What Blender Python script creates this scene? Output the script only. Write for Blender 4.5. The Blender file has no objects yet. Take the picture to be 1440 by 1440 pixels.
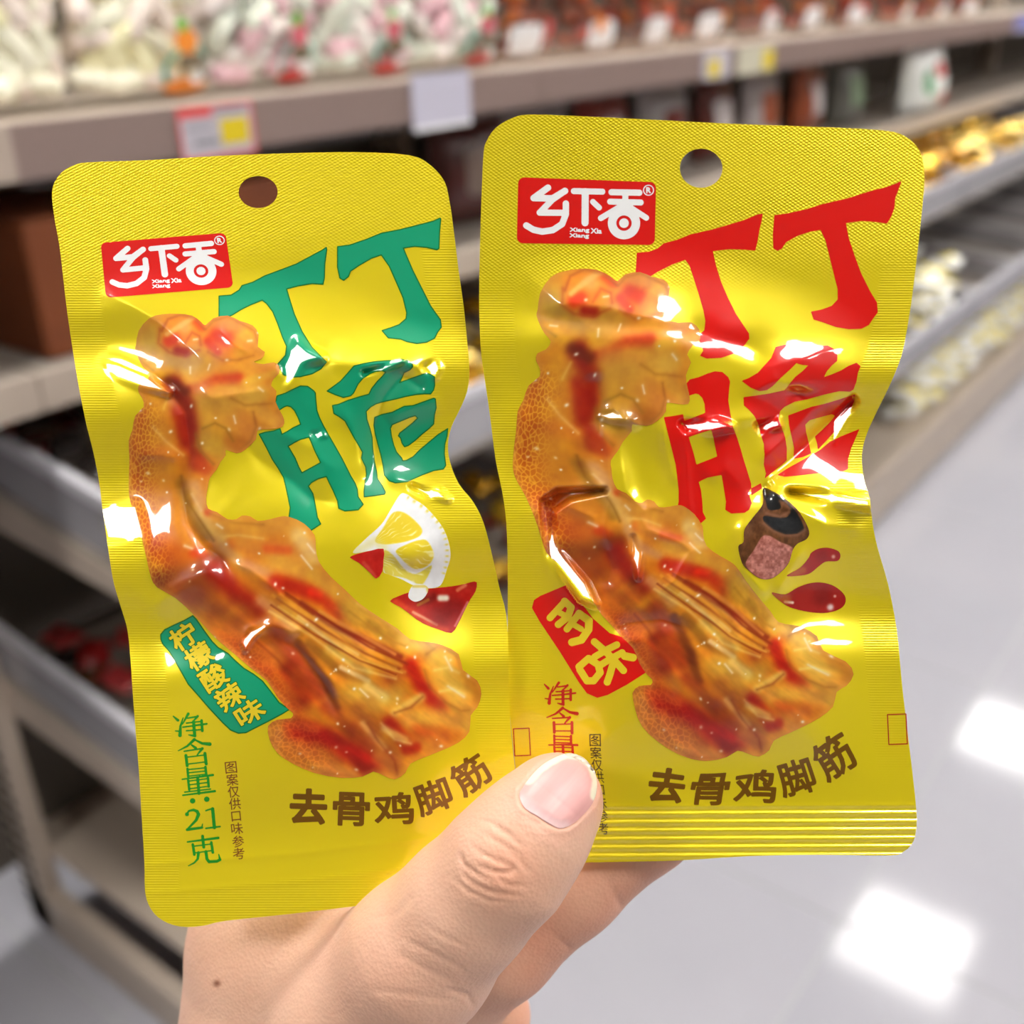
import bpy, math, random
import numpy as np
from mathutils import Matrix, Vector

# ------------------------------------------------------------------ camera
FPX = 1500.0                       # focal length in pixels of the 1440 x 1440 frame
CAM_H = 1.35
_v1 = np.array([1280., 760., -FPX]); _v1 /= np.linalg.norm(_v1)      # aisle direction seen from the camera
_v2 = np.array([-2140., 645., -FPX]); _v2 -= _v1 * _v1.dot(_v2); _v2 /= np.linalg.norm(_v2)
ROT = np.array([-_v2, _v1, np.cross(-_v2, _v1)])                     # camera -> world
CAM = np.array([0., 0., CAM_H])
scene = bpy.context.scene
col = scene.collection
cd = bpy.data.cameras.new('camera')
cam = bpy.data.objects.new('camera', cd); col.objects.link(cam)
cd.sensor_width = 36.0
cd.lens = FPX / 1440.0 * 36.0
cd.clip_start = 0.01
cd.dof.use_dof = True
cd.dof.focus_distance = 0.190
cd.dof.aperture_fstop = 11.5
cd.dof.aperture_blades = 7
M4 = Matrix(ROT.tolist()).to_4x4(); M4.translation = Vector(CAM)
cam.matrix_world = M4
scene.camera = cam

# ------------------------------------------------------------------ world, exposure
wd = bpy.data.worlds.new('world'); scene.world = wd; wd.use_nodes = True
wd.node_tree.nodes['Background'].inputs[0].default_value = (0.9, 0.95, 1.0, 1)
wd.node_tree.nodes['Background'].inputs[1].default_value = 0.03
vs = scene.view_settings
vs.view_transform = 'Standard'; vs.look = 'None'; vs.gamma = 1.0; vs.use_curve_mapping = False
vs.exposure = 0.14
LIGHT = 28.0                       # emission of the ceiling panels

rng = random.Random(7)
nr = np.random.RandomState(11)

def ray(px, py):
    px = np.asarray(px, float); py = np.asarray(py, float)
    c = np.stack([(px - 720) / FPX, (720 - py) / FPX, -np.ones_like(px)], -1)
    return c @ ROT.T               # unit depth along the view axis
def P(px, py, depth):
    return CAM + ray(px, py) * np.asarray(depth)[..., None]
def onX(px, py, x):
    d = ray(px, py); return CAM + d * (x / d[0])
def onZ(px, py, z):
    d = ray(px, py); return CAM + d * ((z - CAM_H) / d[2])
def proj(p):
    q = (np.asarray(p) - CAM) @ ROT
    return 720 + q[..., 0] / -q[..., 2] * FPX, 720 - q[..., 1] / -q[..., 2] * FPX, -q[..., 2]

def lin(c):
    c = np.asarray(c, float) / 255.0
    return np.where(c <= 0.04045, c / 12.92, ((c + 0.055) / 1.055) ** 2.4)
def rgba(c):
    return tuple(lin(c)) + (1.0,)

# ------------------------------------------------------------------ materials
MATS = {}
def mat(name, color=(200, 200, 200), rough=0.5, metal=0.0, coat=0.0, coat_rough=0.05, spec=0.5, emit=None, strength=0.0,
        noise=None, bump=None, alpha=None, trans=0.0, sss=0.0, ior=None):
    if name in MATS: return MATS[name]
    m = bpy.data.materials.new(name); m.use_nodes = True
    nt = m.node_tree; b = nt.nodes['Principled BSDF']
    b.inputs['Base Color'].default_value = rgba(color)
    b.inputs['Roughness'].default_value = rough
    b.inputs['Metallic'].default_value = metal
    b.inputs['Coat Weight'].default_value = coat
    b.inputs['Coat Roughness'].default_value = coat_rough
    b.inputs['Specular IOR Level'].default_value = spec
    b.inputs['Transmission Weight'].default_value = trans
    if ior: b.inputs['IOR'].default_value = ior
    if alpha is not None: b.inputs['Alpha'].default_value = alpha
    if sss:
        b.inputs['Subsurface Weight'].default_value = sss
        b.inputs['Subsurface Radius'].default_value = (1.0, 0.35, 0.2)
        b.inputs['Subsurface Scale'].default_value = 0.003
    if emit is not None:
        b.inputs['Emission Color'].default_value = rgba(emit)
        b.inputs['Emission Strength'].default_value = strength
    if noise or bump:
        tc = nt.nodes.new('ShaderNodeTexCoord')
    if noise:
        sc, c2, lo, hi = noise
        n = nt.nodes.new('ShaderNodeTexNoise'); n.inputs['Scale'].default_value = sc; n.inputs['Detail'].default_value = 4
        r = nt.nodes.new('ShaderNodeValToRGB')
        r.color_ramp.elements[0].position = lo; r.color_ramp.elements[0].color = rgba(color)
        r.color_ramp.elements[1].position = hi; r.color_ramp.elements[1].color = rgba(c2)
        nt.links.new(tc.outputs['Object'], n.inputs['Vector']); nt.links.new(n.outputs['Fac'], r.inputs['Fac'])
        nt.links.new(r.outputs['Color'], b.inputs['Base Color'])
    if bump:
        sc, st, dist = bump
        n = nt.nodes.new('ShaderNodeTexNoise'); n.inputs['Scale'].default_value = sc; n.inputs['Detail'].default_value = 3
        bp = nt.nodes.new('ShaderNodeBump'); bp.inputs['Strength'].default_value = st; bp.inputs['Distance'].default_value = dist
        nt.links.new(tc.outputs['Object'], n.inputs['Vector']); nt.links.new(n.outputs['Fac'], bp.inputs['Height'])
        nt.links.new(bp.outputs['Normal'], b.inputs['Normal'])
    MATS[name] = m
    return m

def clear_film(name, tint=(255, 255, 255), gloss=0.10, rough=0.12, milk=0.0):
    """thin clear plastic: mostly see-through with a sheen"""
    if name in MATS: return MATS[name]
    m = bpy.data.materials.new(name); m.use_nodes = True; nt = m.node_tree; nt.nodes.clear()
    o = nt.nodes.new('ShaderNodeOutputMaterial'); t = nt.nodes.new('ShaderNodeBsdfTransparent'); g = nt.nodes.new('ShaderNodeBsdfGlossy')
    mx = nt.nodes.new('ShaderNodeMixShader')
    t.inputs[0].default_value = rgba(tint); g.inputs['Roughness'].default_value = rough
    mx.inputs[0].default_value = gloss
    if milk:                           # frosted plastic scatters part of the light
        d = nt.nodes.new('ShaderNodeBsdfDiffuse'); d.inputs[0].default_value = rgba((214, 212, 218))
        m2 = nt.nodes.new('ShaderNodeMixShader'); m2.inputs[0].default_value = milk
        nt.links.new(t.outputs[0], m2.inputs[1]); nt.links.new(d.outputs[0], m2.inputs[2]); nt.links.new(m2.outputs[0], mx.inputs[1])
    else: nt.links.new(t.outputs[0], mx.inputs[1])
    nt.links.new(g.outputs[0], mx.inputs[2])
    nt.links.new(mx.outputs[0], o.inputs[0])
    MATS[name] = m
    return m

# ------------------------------------------------------------------ object helpers
def tag(o, label=None, cat=None, group=None, kind=None):
    if label: o['label'] = label
    if cat: o['category'] = cat
    if group: o['group'] = group
    if kind: o['kind'] = kind
    return o
def empty(name, loc=(0, 0, 0)):
    o = bpy.data.objects.new(name, None); col.objects.link(o); o.location = loc
    o.empty_display_size = 0.01
    return o
def link(name, me, parent=None, m=None):
    o = bpy.data.objects.new(name, me); col.objects.link(o)
    if m is not None: me.materials.append(m)
    if parent is not None: o.parent = parent
    return o
def npmesh(name, V, tris=None, quads=None, normals=None, smooth=True):
    me = bpy.data.meshes.new(name)
    V = np.ascontiguousarray(V, np.float32)
    parts = [np.asarray(f, np.int32) for f in (quads, tris) if f is not None and len(f)]
    loops = np.concatenate([p.ravel() for p in parts])
    tot = np.concatenate([np.full(len(p), p.shape[1], np.int32) for p in parts])
    st = np.concatenate([[0], np.cumsum(tot)[:-1]]).astype(np.int32)
    me.vertices.add(len(V)); me.vertices.foreach_set('co', V.ravel())
    me.loops.add(len(loops)); me.loops.foreach_set('vertex_index', loops)
    me.polygons.add(len(tot)); me.polygons.foreach_set('loop_start', st); me.polygons.foreach_set('loop_total', tot)
    me.update(calc_edges=True); me.validate()
    me.polygons.foreach_set('use_smooth', np.full(len(me.polygons), smooth, bool))
    if normals is not None:
        me.normals_split_custom_set_from_vertices(np.ascontiguousarray(normals, np.float32))
    return me
class MB:
    """collects boxes, tubes and lathes into one mesh"""
    def __init__(s): s.v = []; s.f = []
    def raw(s, v, f):
        b = len(s.v); s.v += [tuple(p) for p in v]; s.f += [[b + i for i in q] for q in f]
    def box(s, x0, x1, y0, y1, z0, z1, bev=0.0):
        if bev <= 0:
            v = [(x, y, z) for z in (z0, z1) for y in (y0, y1) for x in (x0, x1)]
            s.raw(v, [(0, 2, 3, 1), (4, 5, 7, 6), (0, 1, 5, 4), (2, 6, 7, 3), (0, 4, 6, 2), (1, 3, 7, 5)])
        else:
            r = [(x0 + bev, y0), (x1 - bev, y0), (x1, y0 + bev), (x1, y1 - bev), (x1 - bev, y1), (x0 + bev, y1), (x0, y1 - bev), (x0, y0 + bev)]
            cx, cy = (x0 + x1) / 2, (y0 + y1) / 2
            ins = [(x + (bev * 0.7 if x < cx else -bev * 0.7), y + (bev * 0.7 if y < cy else -bev * 0.7)) for x, y in r]
            rings = [(ins, z0), (r, z0 + bev), (r, z1 - bev), (ins, z1)]
            v = [(x, y, z) for rr, z in rings for x, y in rr]; f = []
            for k in range(3):
                for i in range(8):
                    j = (i + 1) % 8; f.append((k * 8 + i, k * 8 + j, k * 8 + 8 + j, k * 8 + 8 + i))
            f.append(tuple(range(7, -1, -1))); f.append(tuple(range(24, 32)))
            s.raw(v, f)
        return s
    def prism(s, poly, axis, a0, a1):
        """polygon (two coordinates) pushed along an axis 'x','y','z'"""
        n = len(poly)
        def mk(p, a): return {'x': (a, p[0], p[1]), 'y': (p[0], a, p[1]), 'z': (p[0], p[1], a)}[axis]
        v = [mk(p, a0) for p in poly] + [mk(p, a1) for p in poly]
        f = [(i, (i + 1) % n, n + (i + 1) % n, n + i) for i in range(n)] + [tuple(range(n - 1, -1, -1)), tuple(range(n, 2 * n))]
        s.raw(v, f); return s
    def tube(s, pts, radii, seg=10, cap=True, flat=(1, 1)):
        pts = [Vector(p) for p in pts]; rings = []
        for i, p in enumerate(pts):
            t = (pts[min(i + 1, len(pts) - 1)] - pts[max(i - 1, 0)]).normalized()
            a = Vector((0, 0, 1)) if abs(t.z) < 0.9 else Vector((1, 0, 0))
            u = t.cross(a).normalized(); w = t.cross(u)
            rings.append([p + (u * math.cos(2 * math.pi * k / seg) * flat[0] + w * math.sin(2 * math.pi * k / seg) * flat[1]) * radii[i] for k in range(seg)])
        v = [q for r in rings for q in r]; f = []
        for i in range(len(pts) - 1):
            for k in range(seg):
                l = (k + 1) % seg; f.append((i * seg + k, i * seg + l, (i + 1) * seg + l, (i + 1) * seg + k))
        if cap: f.append(tuple(range(seg - 1, -1, -1))); f.append(tuple(range((len(pts) - 1) * seg, len(pts) * seg)))
        s.raw(v, f); return s
    def mesh(s, name, smooth=False, recalc=True):
        me = bpy.data.meshes.new(name); me.from_pydata([tuple(p) for p in s.v], [], s.f)
        if recalc:
            import bmesh
            bm = bmesh.new(); bm.from_mesh(me); bmesh.ops.recalc_face_normals(bm, faces=bm.faces); bm.to_mesh(me); bm.free()
        me.polygons.foreach_set('use_smooth', [smooth] * len(me.polygons)); me.update()
        return me
    def build(s, name, m, parent=None, smooth=False):
        return link(name, s.mesh(name, smooth), parent, m)

# ------------------------------------------------------------------ 2D fields: polygons, strokes, glyphs
def tr(pts, ox, oy, s):
    return [(ox + x * s, oy + y * s) for x, y in pts]
def catmull(pts, n=6, closed=True):
    pts = np.asarray(pts, float); N = len(pts); out = []
    for i in range(N if closed else N - 1):
        p0, p1, p2, p3 = (pts[(i - 1) % N], pts[i], pts[(i + 1) % N], pts[(i + 2) % N]) if closed else \
            (pts[max(i - 1, 0)], pts[i], pts[i + 1], pts[min(i + 2, N - 1)])
        for k in range(n):
            t = k / n
            out.append(0.5 * ((2 * p1) + (-p0 + p2) * t + (2 * p0 - 5 * p1 + 4 * p2 - p3) * t * t + (-p0 + 3 * p1 - 3 * p2 + p3) * t ** 3))
    if not closed: out.append(pts[-1])
    return np.array(out)
def seg_dist(X, Y, a, b):
    ax, ay = a; dx, dy = b[0] - ax, b[1] - ay
    L = dx * dx + dy * dy + 1e-12
    t = np.clip(((X - ax) * dx + (Y - ay) * dy) / L, 0, 1)
    return np.hypot(X - ax - t * dx, Y - ay - t * dy), t
def poly_sdf(X, Y, loops):
    """signed distance, negative inside (even-odd over all loops)"""
    X = np.asarray(X, np.float32); Y = np.asarray(Y, np.float32)
    D = np.full(X.shape, 1e12, np.float32); ins = np.zeros(X.shape, bool); f = np.float32
    for L in loops:
        n = len(L)
        for i in range(n):
            a = L[i]; b = L[(i + 1) % n]
            dx, dy = f(b[0] - a[0]), f(b[1] - a[1]); qx = X - f(a[0]); qy = Y - f(a[1])
            t = qx * (dx / (dx * dx + dy * dy + f(1e-12))); t += qy * (dy / (dx * dx + dy * dy + f(1e-12))); np.clip(t, 0, 1, out=t)
            c = None
            if dy != 0:
                m = (f(a[1]) > Y) != (f(b[1]) > Y)
                c = m & (qx < (dx / dy) * qy)
                ins ^= c
            qx -= t * dx; qy -= t * dy; qx *= qx; qy *= qy; qx += qy
            np.minimum(D, qx, out=D)
    D = np.sqrt(D)
    return np.where(ins, -D, D).astype(np.float64)
def poly_dist(X, Y, pts):
    """distance to an open polyline and the run along it 0..1"""
    D = np.full(X.shape, 1e9); T = np.zeros(X.shape); n = len(pts) - 1
    for i in range(n):
        d, t = seg_dist(X, Y, pts[i], pts[i + 1]); m = d < D
        D = np.where(m, d, D); T = np.where(m, (i + t) / n, T)
    return D, T
def stroke_sdf(X, Y, strokes):
    """strokes: (points, width) or (points, width_start, width_end)"""
    D = np.full(X.shape, 1e9)
    for st in strokes:
        pts = st[0]; w0 = st[1]; w1 = st[2] if len(st) > 2 else w0
        n = len(pts) - 1
        for i in range(max(n, 1)):
            a = pts[i]; b = pts[min(i + 1, n)]
            d, t = seg_dist(X, Y, a, b)
            f = (i + t) / max(n, 1)
            np.minimum(D, d - 0.5 * (w0 + (w1 - w0) * f), out=D)
    return D
_glyphs = {}
def glyph(ch):
    """outline edges of one character of the built-in font, centred, 1 em high, y up"""
    if ch in _glyphs: return _glyphs[ch]
    c = bpy.data.curves.new('glyph', 'FONT'); c.body = ch; c.resolution_u = 3; c.fill_mode = 'FRONT'
    o = bpy.data.objects.new('glyph', c); col.objects.link(o)
    me = o.evaluated_get(bpy.context.evaluated_depsgraph_get()).to_mesh()
    V = np.array([v.co[:2] for v in me.vertices])
    cnt = {}
    for p in me.polygons:
        for k in p.edge_keys: cnt[k] = cnt.get(k, 0) + 1
    E = [k for k, n in cnt.items() if n == 1]
    o.to_mesh_clear() if False else None
    bpy.data.objects.remove(o); bpy.data.curves.remove(c)
    cen = (V.min(0) + V.max(0)) / 2
    _glyphs[ch] = (V - cen, E, V.max(0) - V.min(0))
    return _glyphs[ch]
def glyph_sdf(X, Y, ch, cx, cy, w, h, rot=0.0, bold=0.0, shear=0.0):
    """glyph fitted in a w x h box at (cx, cy), turned by rot degrees (clockwise on screen positive)"""
    V, E, size = glyph(ch)
    r = math.radians(rot); ca, sa = math.cos(r), math.sin(r)
    U = (X - cx) * ca + (Y - cy) * sa; W = -(X - cx) * sa + (Y - cy) * ca
    U = U + shear * W
    Q = V * np.array([w / size[0], -h / size[1]])
    D = np.full(X.shape, 1e9); ins = np.zeros(X.shape, bool)
    for i, j in E:
        a = Q[i]; b = Q[j]
        d, _ = seg_dist(U, W, a, b); np.minimum(D, d, out=D)
        if a[1] != b[1]:
            ins ^= ((a[1] > W) != (b[1] > W)) & (U < (b[0] - a[0]) * (W - a[1]) / (b[1] - a[1]) + a[0])
    return np.where(ins, -D, D) - bold

def msquares(F, xs, ys):
    """filled marching squares of F < 0; returns points, quads, tris"""
    ny, nx = F.shape
    ins = F < 0
    c = [ins[:-1, :-1], ins[:-1, 1:], ins[1:, 1:], ins[1:, :-1]]
    case = c[0] * 1 + c[1] * 2 + c[2] * 4 + c[3] * 8
    cid = np.arange(ny * nx).reshape(ny, nx)
    hb = ny * nx; hid = hb + np.arange(ny * (nx - 1)).reshape(ny, nx - 1)
    vb = hb + ny * (nx - 1); vid = vb + np.arange((ny - 1) * nx).reshape(ny - 1, nx)
    cor = [cid[:-1, :-1], cid[:-1, 1:], cid[1:, 1:], cid[1:, :-1]]
    edg = [hid[:-1], vid[:, 1:], hid[1:], vid[:, :-1]]
    quads, tris = [], []
    for k in range(1, 16):
        m = case == k
        if not m.any(): continue
        inn = [(k >> i) & 1 for i in range(4)]; poly = []
        for i in range(4):
            if inn[i]: poly.append(cor[i][m])
            if inn[i] != inn[(i + 1) % 4]: poly.append(edg[i][m])
        if len(poly) == 4: quads.append(np.stack(poly, 1))
        else:
            for i in range(1, len(poly) - 1): tris.append(np.stack([poly[0], poly[i], poly[i + 1]], 1))
    quads = np.concatenate(quads) if quads else np.zeros((0, 4), int)
    tris = np.concatenate(tris) if tris else np.zeros((0, 3), int)
    XX, YY = np.meshgrid(xs, ys)
    th = np.clip(F[:, :-1] / (F[:, :-1] - F[:, 1:] + 1e-12), 0.02, 0.98); tv = np.clip(F[:-1] / (F[:-1] - F[1:] + 1e-12), 0.02, 0.98)
    hx = XX[:, :-1] + th * (XX[:, 1:] - XX[:, :-1]); vy = YY[:-1] + tv * (YY[1:] - YY[:-1])
    allx = np.concatenate([XX.ravel(), hx.ravel(), XX[:-1].ravel()]); ally = np.concatenate([YY.ravel(), YY[:, :-1].ravel(), vy.ravel()])
    used = np.unique(np.concatenate([quads.ravel(), tris.ravel()]))
    remap = np.zeros(len(allx), np.int64); remap[used] = np.arange(len(used))
    return np.stack([allx[used], ally[used]], 1), remap[quads], remap[tris]

def noise2(X, Y, scale, seed, octaves=3):
    """smooth value noise, about -1..1"""
    r = np.random.RandomState(seed); out = np.zeros(X.shape); amp = 1.0; tot = 0
    for o in range(octaves):
        g = r.uniform(-1, 1, (64, 64)); x = X / scale + 17.3 * o; y = Y / scale + 9.1 * o
        xi = np.floor(x).astype(int); yi = np.floor(y).astype(int); fx = x - xi; fy = y - yi
        fx = fx * fx * fx * (fx * (fx * 6 - 15) + 10); fy = fy * fy * fy * (fy * (fy * 6 - 15) + 10)
        a = g[yi % 64, xi % 64]; b = g[yi % 64, (xi + 1) % 64]; c_ = g[(yi + 1) % 64, xi % 64]; d = g[(yi + 1) % 64, (xi + 1) % 64]
        out += amp * ((a * (1 - fx) + b * fx) * (1 - fy) + (c_ * (1 - fx) + d * fx) * fy); tot += amp
        amp *= 0.5; scale *= 0.5
    return out / tot
def worley(X, Y, scale, seed):
    """F2-F1 cell borders: near 0 on the borders"""
    x = X / scale; y = Y / scale; xi = np.floor(x).astype(int); yi = np.floor(y).astype(int)
    r = np.random.RandomState(seed); jx = r.rand(64, 64); jy = r.rand(64, 64)
    f1 = np.full(X.shape, 9.); f2 = np.full(X.shape, 9.)
    for dx in (-1, 0, 1):
        for dy in (-1, 0, 1):
            cx = xi + dx; cy = yi + dy
            d = np.hypot(cx + jx[cy % 64, cx % 64] - x, cy + jy[cy % 64, cx % 64] - y)
            f2 = np.where(d < f1, f1, np.minimum(f2, d)); f1 = np.minimum(f1, d)
    return f2 - f1
def tps_fit(A, B, reg=2.0):
    """thin plate spline taking points A to points B"""
    A = np.asarray(A, float); B = np.asarray(B, float); n = len(A)
    def U(r2): return np.where(r2 > 0, r2 * np.log(r2 + 1e-9), 0)
    K = U(((A[:, None] - A[None]) ** 2).sum(-1) / 1e4) + reg * np.eye(n) * 0.01
    Pm = np.hstack([np.ones((n, 1)), A / 100])
    M = np.zeros((n + 3, n + 3)); M[:n, :n] = K; M[:n, n:] = Pm; M[n:, :n] = Pm.T
    S = np.linalg.solve(M, np.vstack([B, np.zeros((3, 2))]))
    def f(X, Y):
        ox = S[n, 0] + S[n + 1, 0] * X / 100 + S[n + 2, 0] * Y / 100; oy = S[n, 1] + S[n + 1, 1] * X / 100 + S[n + 2, 1] * Y / 100
        for i in range(n):
            u = U(((X - A[i, 0]) ** 2 + (Y - A[i, 1]) ** 2) / 1e4); ox = ox + S[i, 0] * u; oy = oy + S[i, 1] * u
        return ox, oy
    return f
def smoothstep(a, b, x):
    t = np.clip((x - a) / (b - a), 0, 1); return t * t * (3 - 2 * t)

# ================================================================== the shop: floor, ceiling, walls, ceiling lights
RX0, RX1, RY0, RY1, RZ = -4.6, 4.4, -3.9, 9.7, 2.9
def struct(name, mb, m, parent=None):
    o = mb.build(name, m, parent)
    if parent is None: o['kind'] = 'structure'
    return o
m_grout = mat('grout', (168, 168, 170), 0.7)
m_tile = mat('polished_tile', (168, 166, 173), 0.085, spec=0.22, noise=(2.2, (161, 160, 168), 0.35, 0.75))
floor = struct('floor', MB().box(RX0, RX1, RY0, RY1, -0.05, -0.0015), m_grout)
tile_me = MB().box(-0.3975, 0.3975, -0.3975, 0.3975, -0.004, 0.0, 0.0006).mesh('tile'); tile_me.materials.append(m_tile)
for i in range(-6, 7):
    for j in range(-7, 12):
        x, y = -0.378 + 0.8 * i + 0.4, 1.299 + 0.8 * j + 0.4
        if RX0 + 0.39 < x < RX1 - 0.39 and RY0 + 0.39 < y < RY1 - 0.39:
            t = link('tile', tile_me, floor); t.location = (x, y, 0)
m_wall = mat('wall_paint', (120, 114, 108), 0.8)
m_ceil = mat('ceiling_paint', (150, 150, 150), 0.85)
struct('ceiling', MB().box(RX0, RX1, RY0, RY1, RZ, RZ + 0.05), m_ceil)
struct('wall_left', MB().box(RX0 - 0.1, RX0, RY0, RY1, 0, RZ), m_wall)
struct('wall_right', MB().box(RX1, RX1 + 0.1, RY0, RY1, 0, RZ), m_wall)
struct('wall_back', MB().box(RX0, RX1, RY1, RY1 + 0.1, 0, RZ), m_wall)
struct('wall_front', MB().box(RX0, RX1, RY0 - 0.1, RY0, 0, RZ), m_wall)
m_panel = mat('light_diffuser', (255, 255, 255), 0.5, emit=(255, 252, 246), strength=LIGHT)
m_frame = mat('light_frame', (235, 235, 235), 0.4)
fr_mb = MB()
for a in ((-0.3, 0.3, -0.3, -0.275), (-0.3, 0.3, 0.275, 0.3), (-0.3, -0.275, -0.275, 0.275), (0.275, 0.3, -0.275, 0.275)):
    fr_mb.box(a[0], a[1], a[2], a[3], -0.022, 0)
fr_me = fr_mb.mesh('frame'); fr_me.materials.append(m_frame)
df_me = MB().box(-0.275, 0.275, -0.275, 0.275, -0.016, -0.008).mesh('diffuser'); df_me.materials.append(m_panel)
for x in (-2.68, -0.88, 0.92, 2.72):
    for y in (-1.8, 0.17, 2.15, 4.13, 6.1, 8.1):
        if y < 0 < x: continue                       # panels left out here to keep their reflection off the packet lettering
        t = empty('ceiling_light', (x, y, RZ))
        tag(t, 'square white LED panel light set in the shop ceiling', 'ceiling light', 'ceiling panel lights')
        link('frame', fr_me, t); link('diffuser', df_me, t)

# ================================================================== the shelving unit along the aisle
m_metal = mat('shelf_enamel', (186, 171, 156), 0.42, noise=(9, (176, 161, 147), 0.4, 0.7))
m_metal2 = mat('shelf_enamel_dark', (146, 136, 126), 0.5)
m_lip = mat('shelf_lip_enamel', (180, 164, 150), 0.4)
m_back = mat('shelf_back_panel', (96, 88, 80), 0.7)
m_slot = mat('slot_shadow', (24, 22, 20), 0.9)
m_rim = mat('bin_rim', (196, 194, 200), 0.25)
m_acryl = clear_film('acrylic', (205, 200, 205), 0.22, 0.15, 0.45)
m_rail = clear_film('price_rail', (246, 242, 244), 0.10, 0.2)
SX0, SXF, SXT = -1.46, -0.84, -1.10           # back, base front, top shelf front
YE = 0.565
unit = empty('shelving_unit', (-1.15, YE, 0))
tag(unit, 'long beige metal shelving unit with sloping bins and a slotted end post', 'shelving unit')
UO = np.array(unit.location)
class SMB(MB):
    def build(s, name, m, parent=None, smooth=False):
        p = unit
        off = UO
        s.v = [tuple(np.array(v) - off) for v in s.v]
        o = link(name, s.mesh(name, smooth), parent or unit, m)
        return o
BAY = 0.95
bays = [(YE + BAY * k, YE + BAY * (k + 1)) for k in range(6)]
for y0, y1 in bays:
    SMB().box(SX0 - 0.02, SX0, y0, y1, 0.12, 1.95).build('back_panel', m_back)
    SMB().box(SX0, SXT, y0 + 0.002, y1 - 0.002, 1.238, 1.256, 0.003).build('shelf_board', m_metal)
    SMB().box(SXT - 0.004, SXT + 0.004, y0 + 0.001, y1 - 0.001, 1.198, 1.256, 0.002).build('shelf_lip', m_lip)
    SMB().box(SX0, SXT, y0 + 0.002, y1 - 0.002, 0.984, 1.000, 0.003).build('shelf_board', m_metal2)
    SMB().box(SXT - 0.004, SXT + 0.004, y0 + 0.001, y1 - 0.001, 0.956, 1.000, 0.002).build('shelf_lip', m_metal)
    SMB().box(SX0, SXF - 0.02, y0, y1, 0.145, 0.165, 0.003).build('base_deck', m_metal)
    SMB().box(SXF - 0.02, SXF, y0 + 0.001, y1 - 0.001, 0.012, 0.165, 0.003).build('kick_plate', m_metal)
# the top shelf goes on past the end post on this side
SMB().box(SX0, SXT, YE - 0.45, YE, 1.238, 1.256, 0.003).build('shelf_board', m_metal)
SMB().box(SXT - 0.004, SXT + 0.004, YE - 0.45, YE, 1.198, 1.256, 0.002).build('shelf_lip', mat('shelf_lip_cream', (196, 182, 160), 0.45))
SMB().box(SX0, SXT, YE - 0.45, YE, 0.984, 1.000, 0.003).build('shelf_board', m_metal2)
SMB().box(SXT - 0.004, SXT + 0.004, YE - 0.45, YE, 0.956, 1.000, 0.002).build('shelf_lip', m_metal)
SMB().box(SX0 - 0.02, SX0, YE - 0.45, YE, 0.12, 1.95).build('back_panel', m_back)
SMB().box(SX0, SX0 + 0.07, YE - 0.45, YE - 0.42, 0.0, 1.95, 0.003).build('upright', m_metal)
SMB().box(SXT + 0.0045, SXT + 0.0065, YE + 0.03, YE + 5.6, 1.190, 1.254).build('price_rail', m_rail)
for k in range(7):
    y = YE + BAY * k
    up = SMB().box(SX0, SX0 + 0.07, y - 0.03, y, 0.0, 1.95, 0.003).build('upright', m_metal)
    sl = MB()
    for j in range(64):
        z = 0.06 + 0.029 * j
        for x in (SX0 + 0.012, SX0 + 0.042):
            sl.box(x, x + 0.014, y - 0.0325, y - 0.0298, z, z + 0.014)
    sl.v = [tuple(np.array(v) - UO) for v in sl.v]
    s_ = link('slot_column', sl.mesh('slot_column'), up, m_slot); s_['kind'] = 'stuff'
    SMB().box(SX0, SXF - 0.03, y - 0.03, y, 0.0, 0.085, 0.004).build('foot', m_metal)
    for zt in (1.238, 0.984):
        SMB().prism([(SX0 + 0.02, zt), (SXT - 0.01, zt), (SXT - 0.01, zt - 0.022), (SX0 + 0.02, zt - 0.07)], 'y', y - 0.018, y - 0.014).build('bracket', m_metal2)
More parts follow.
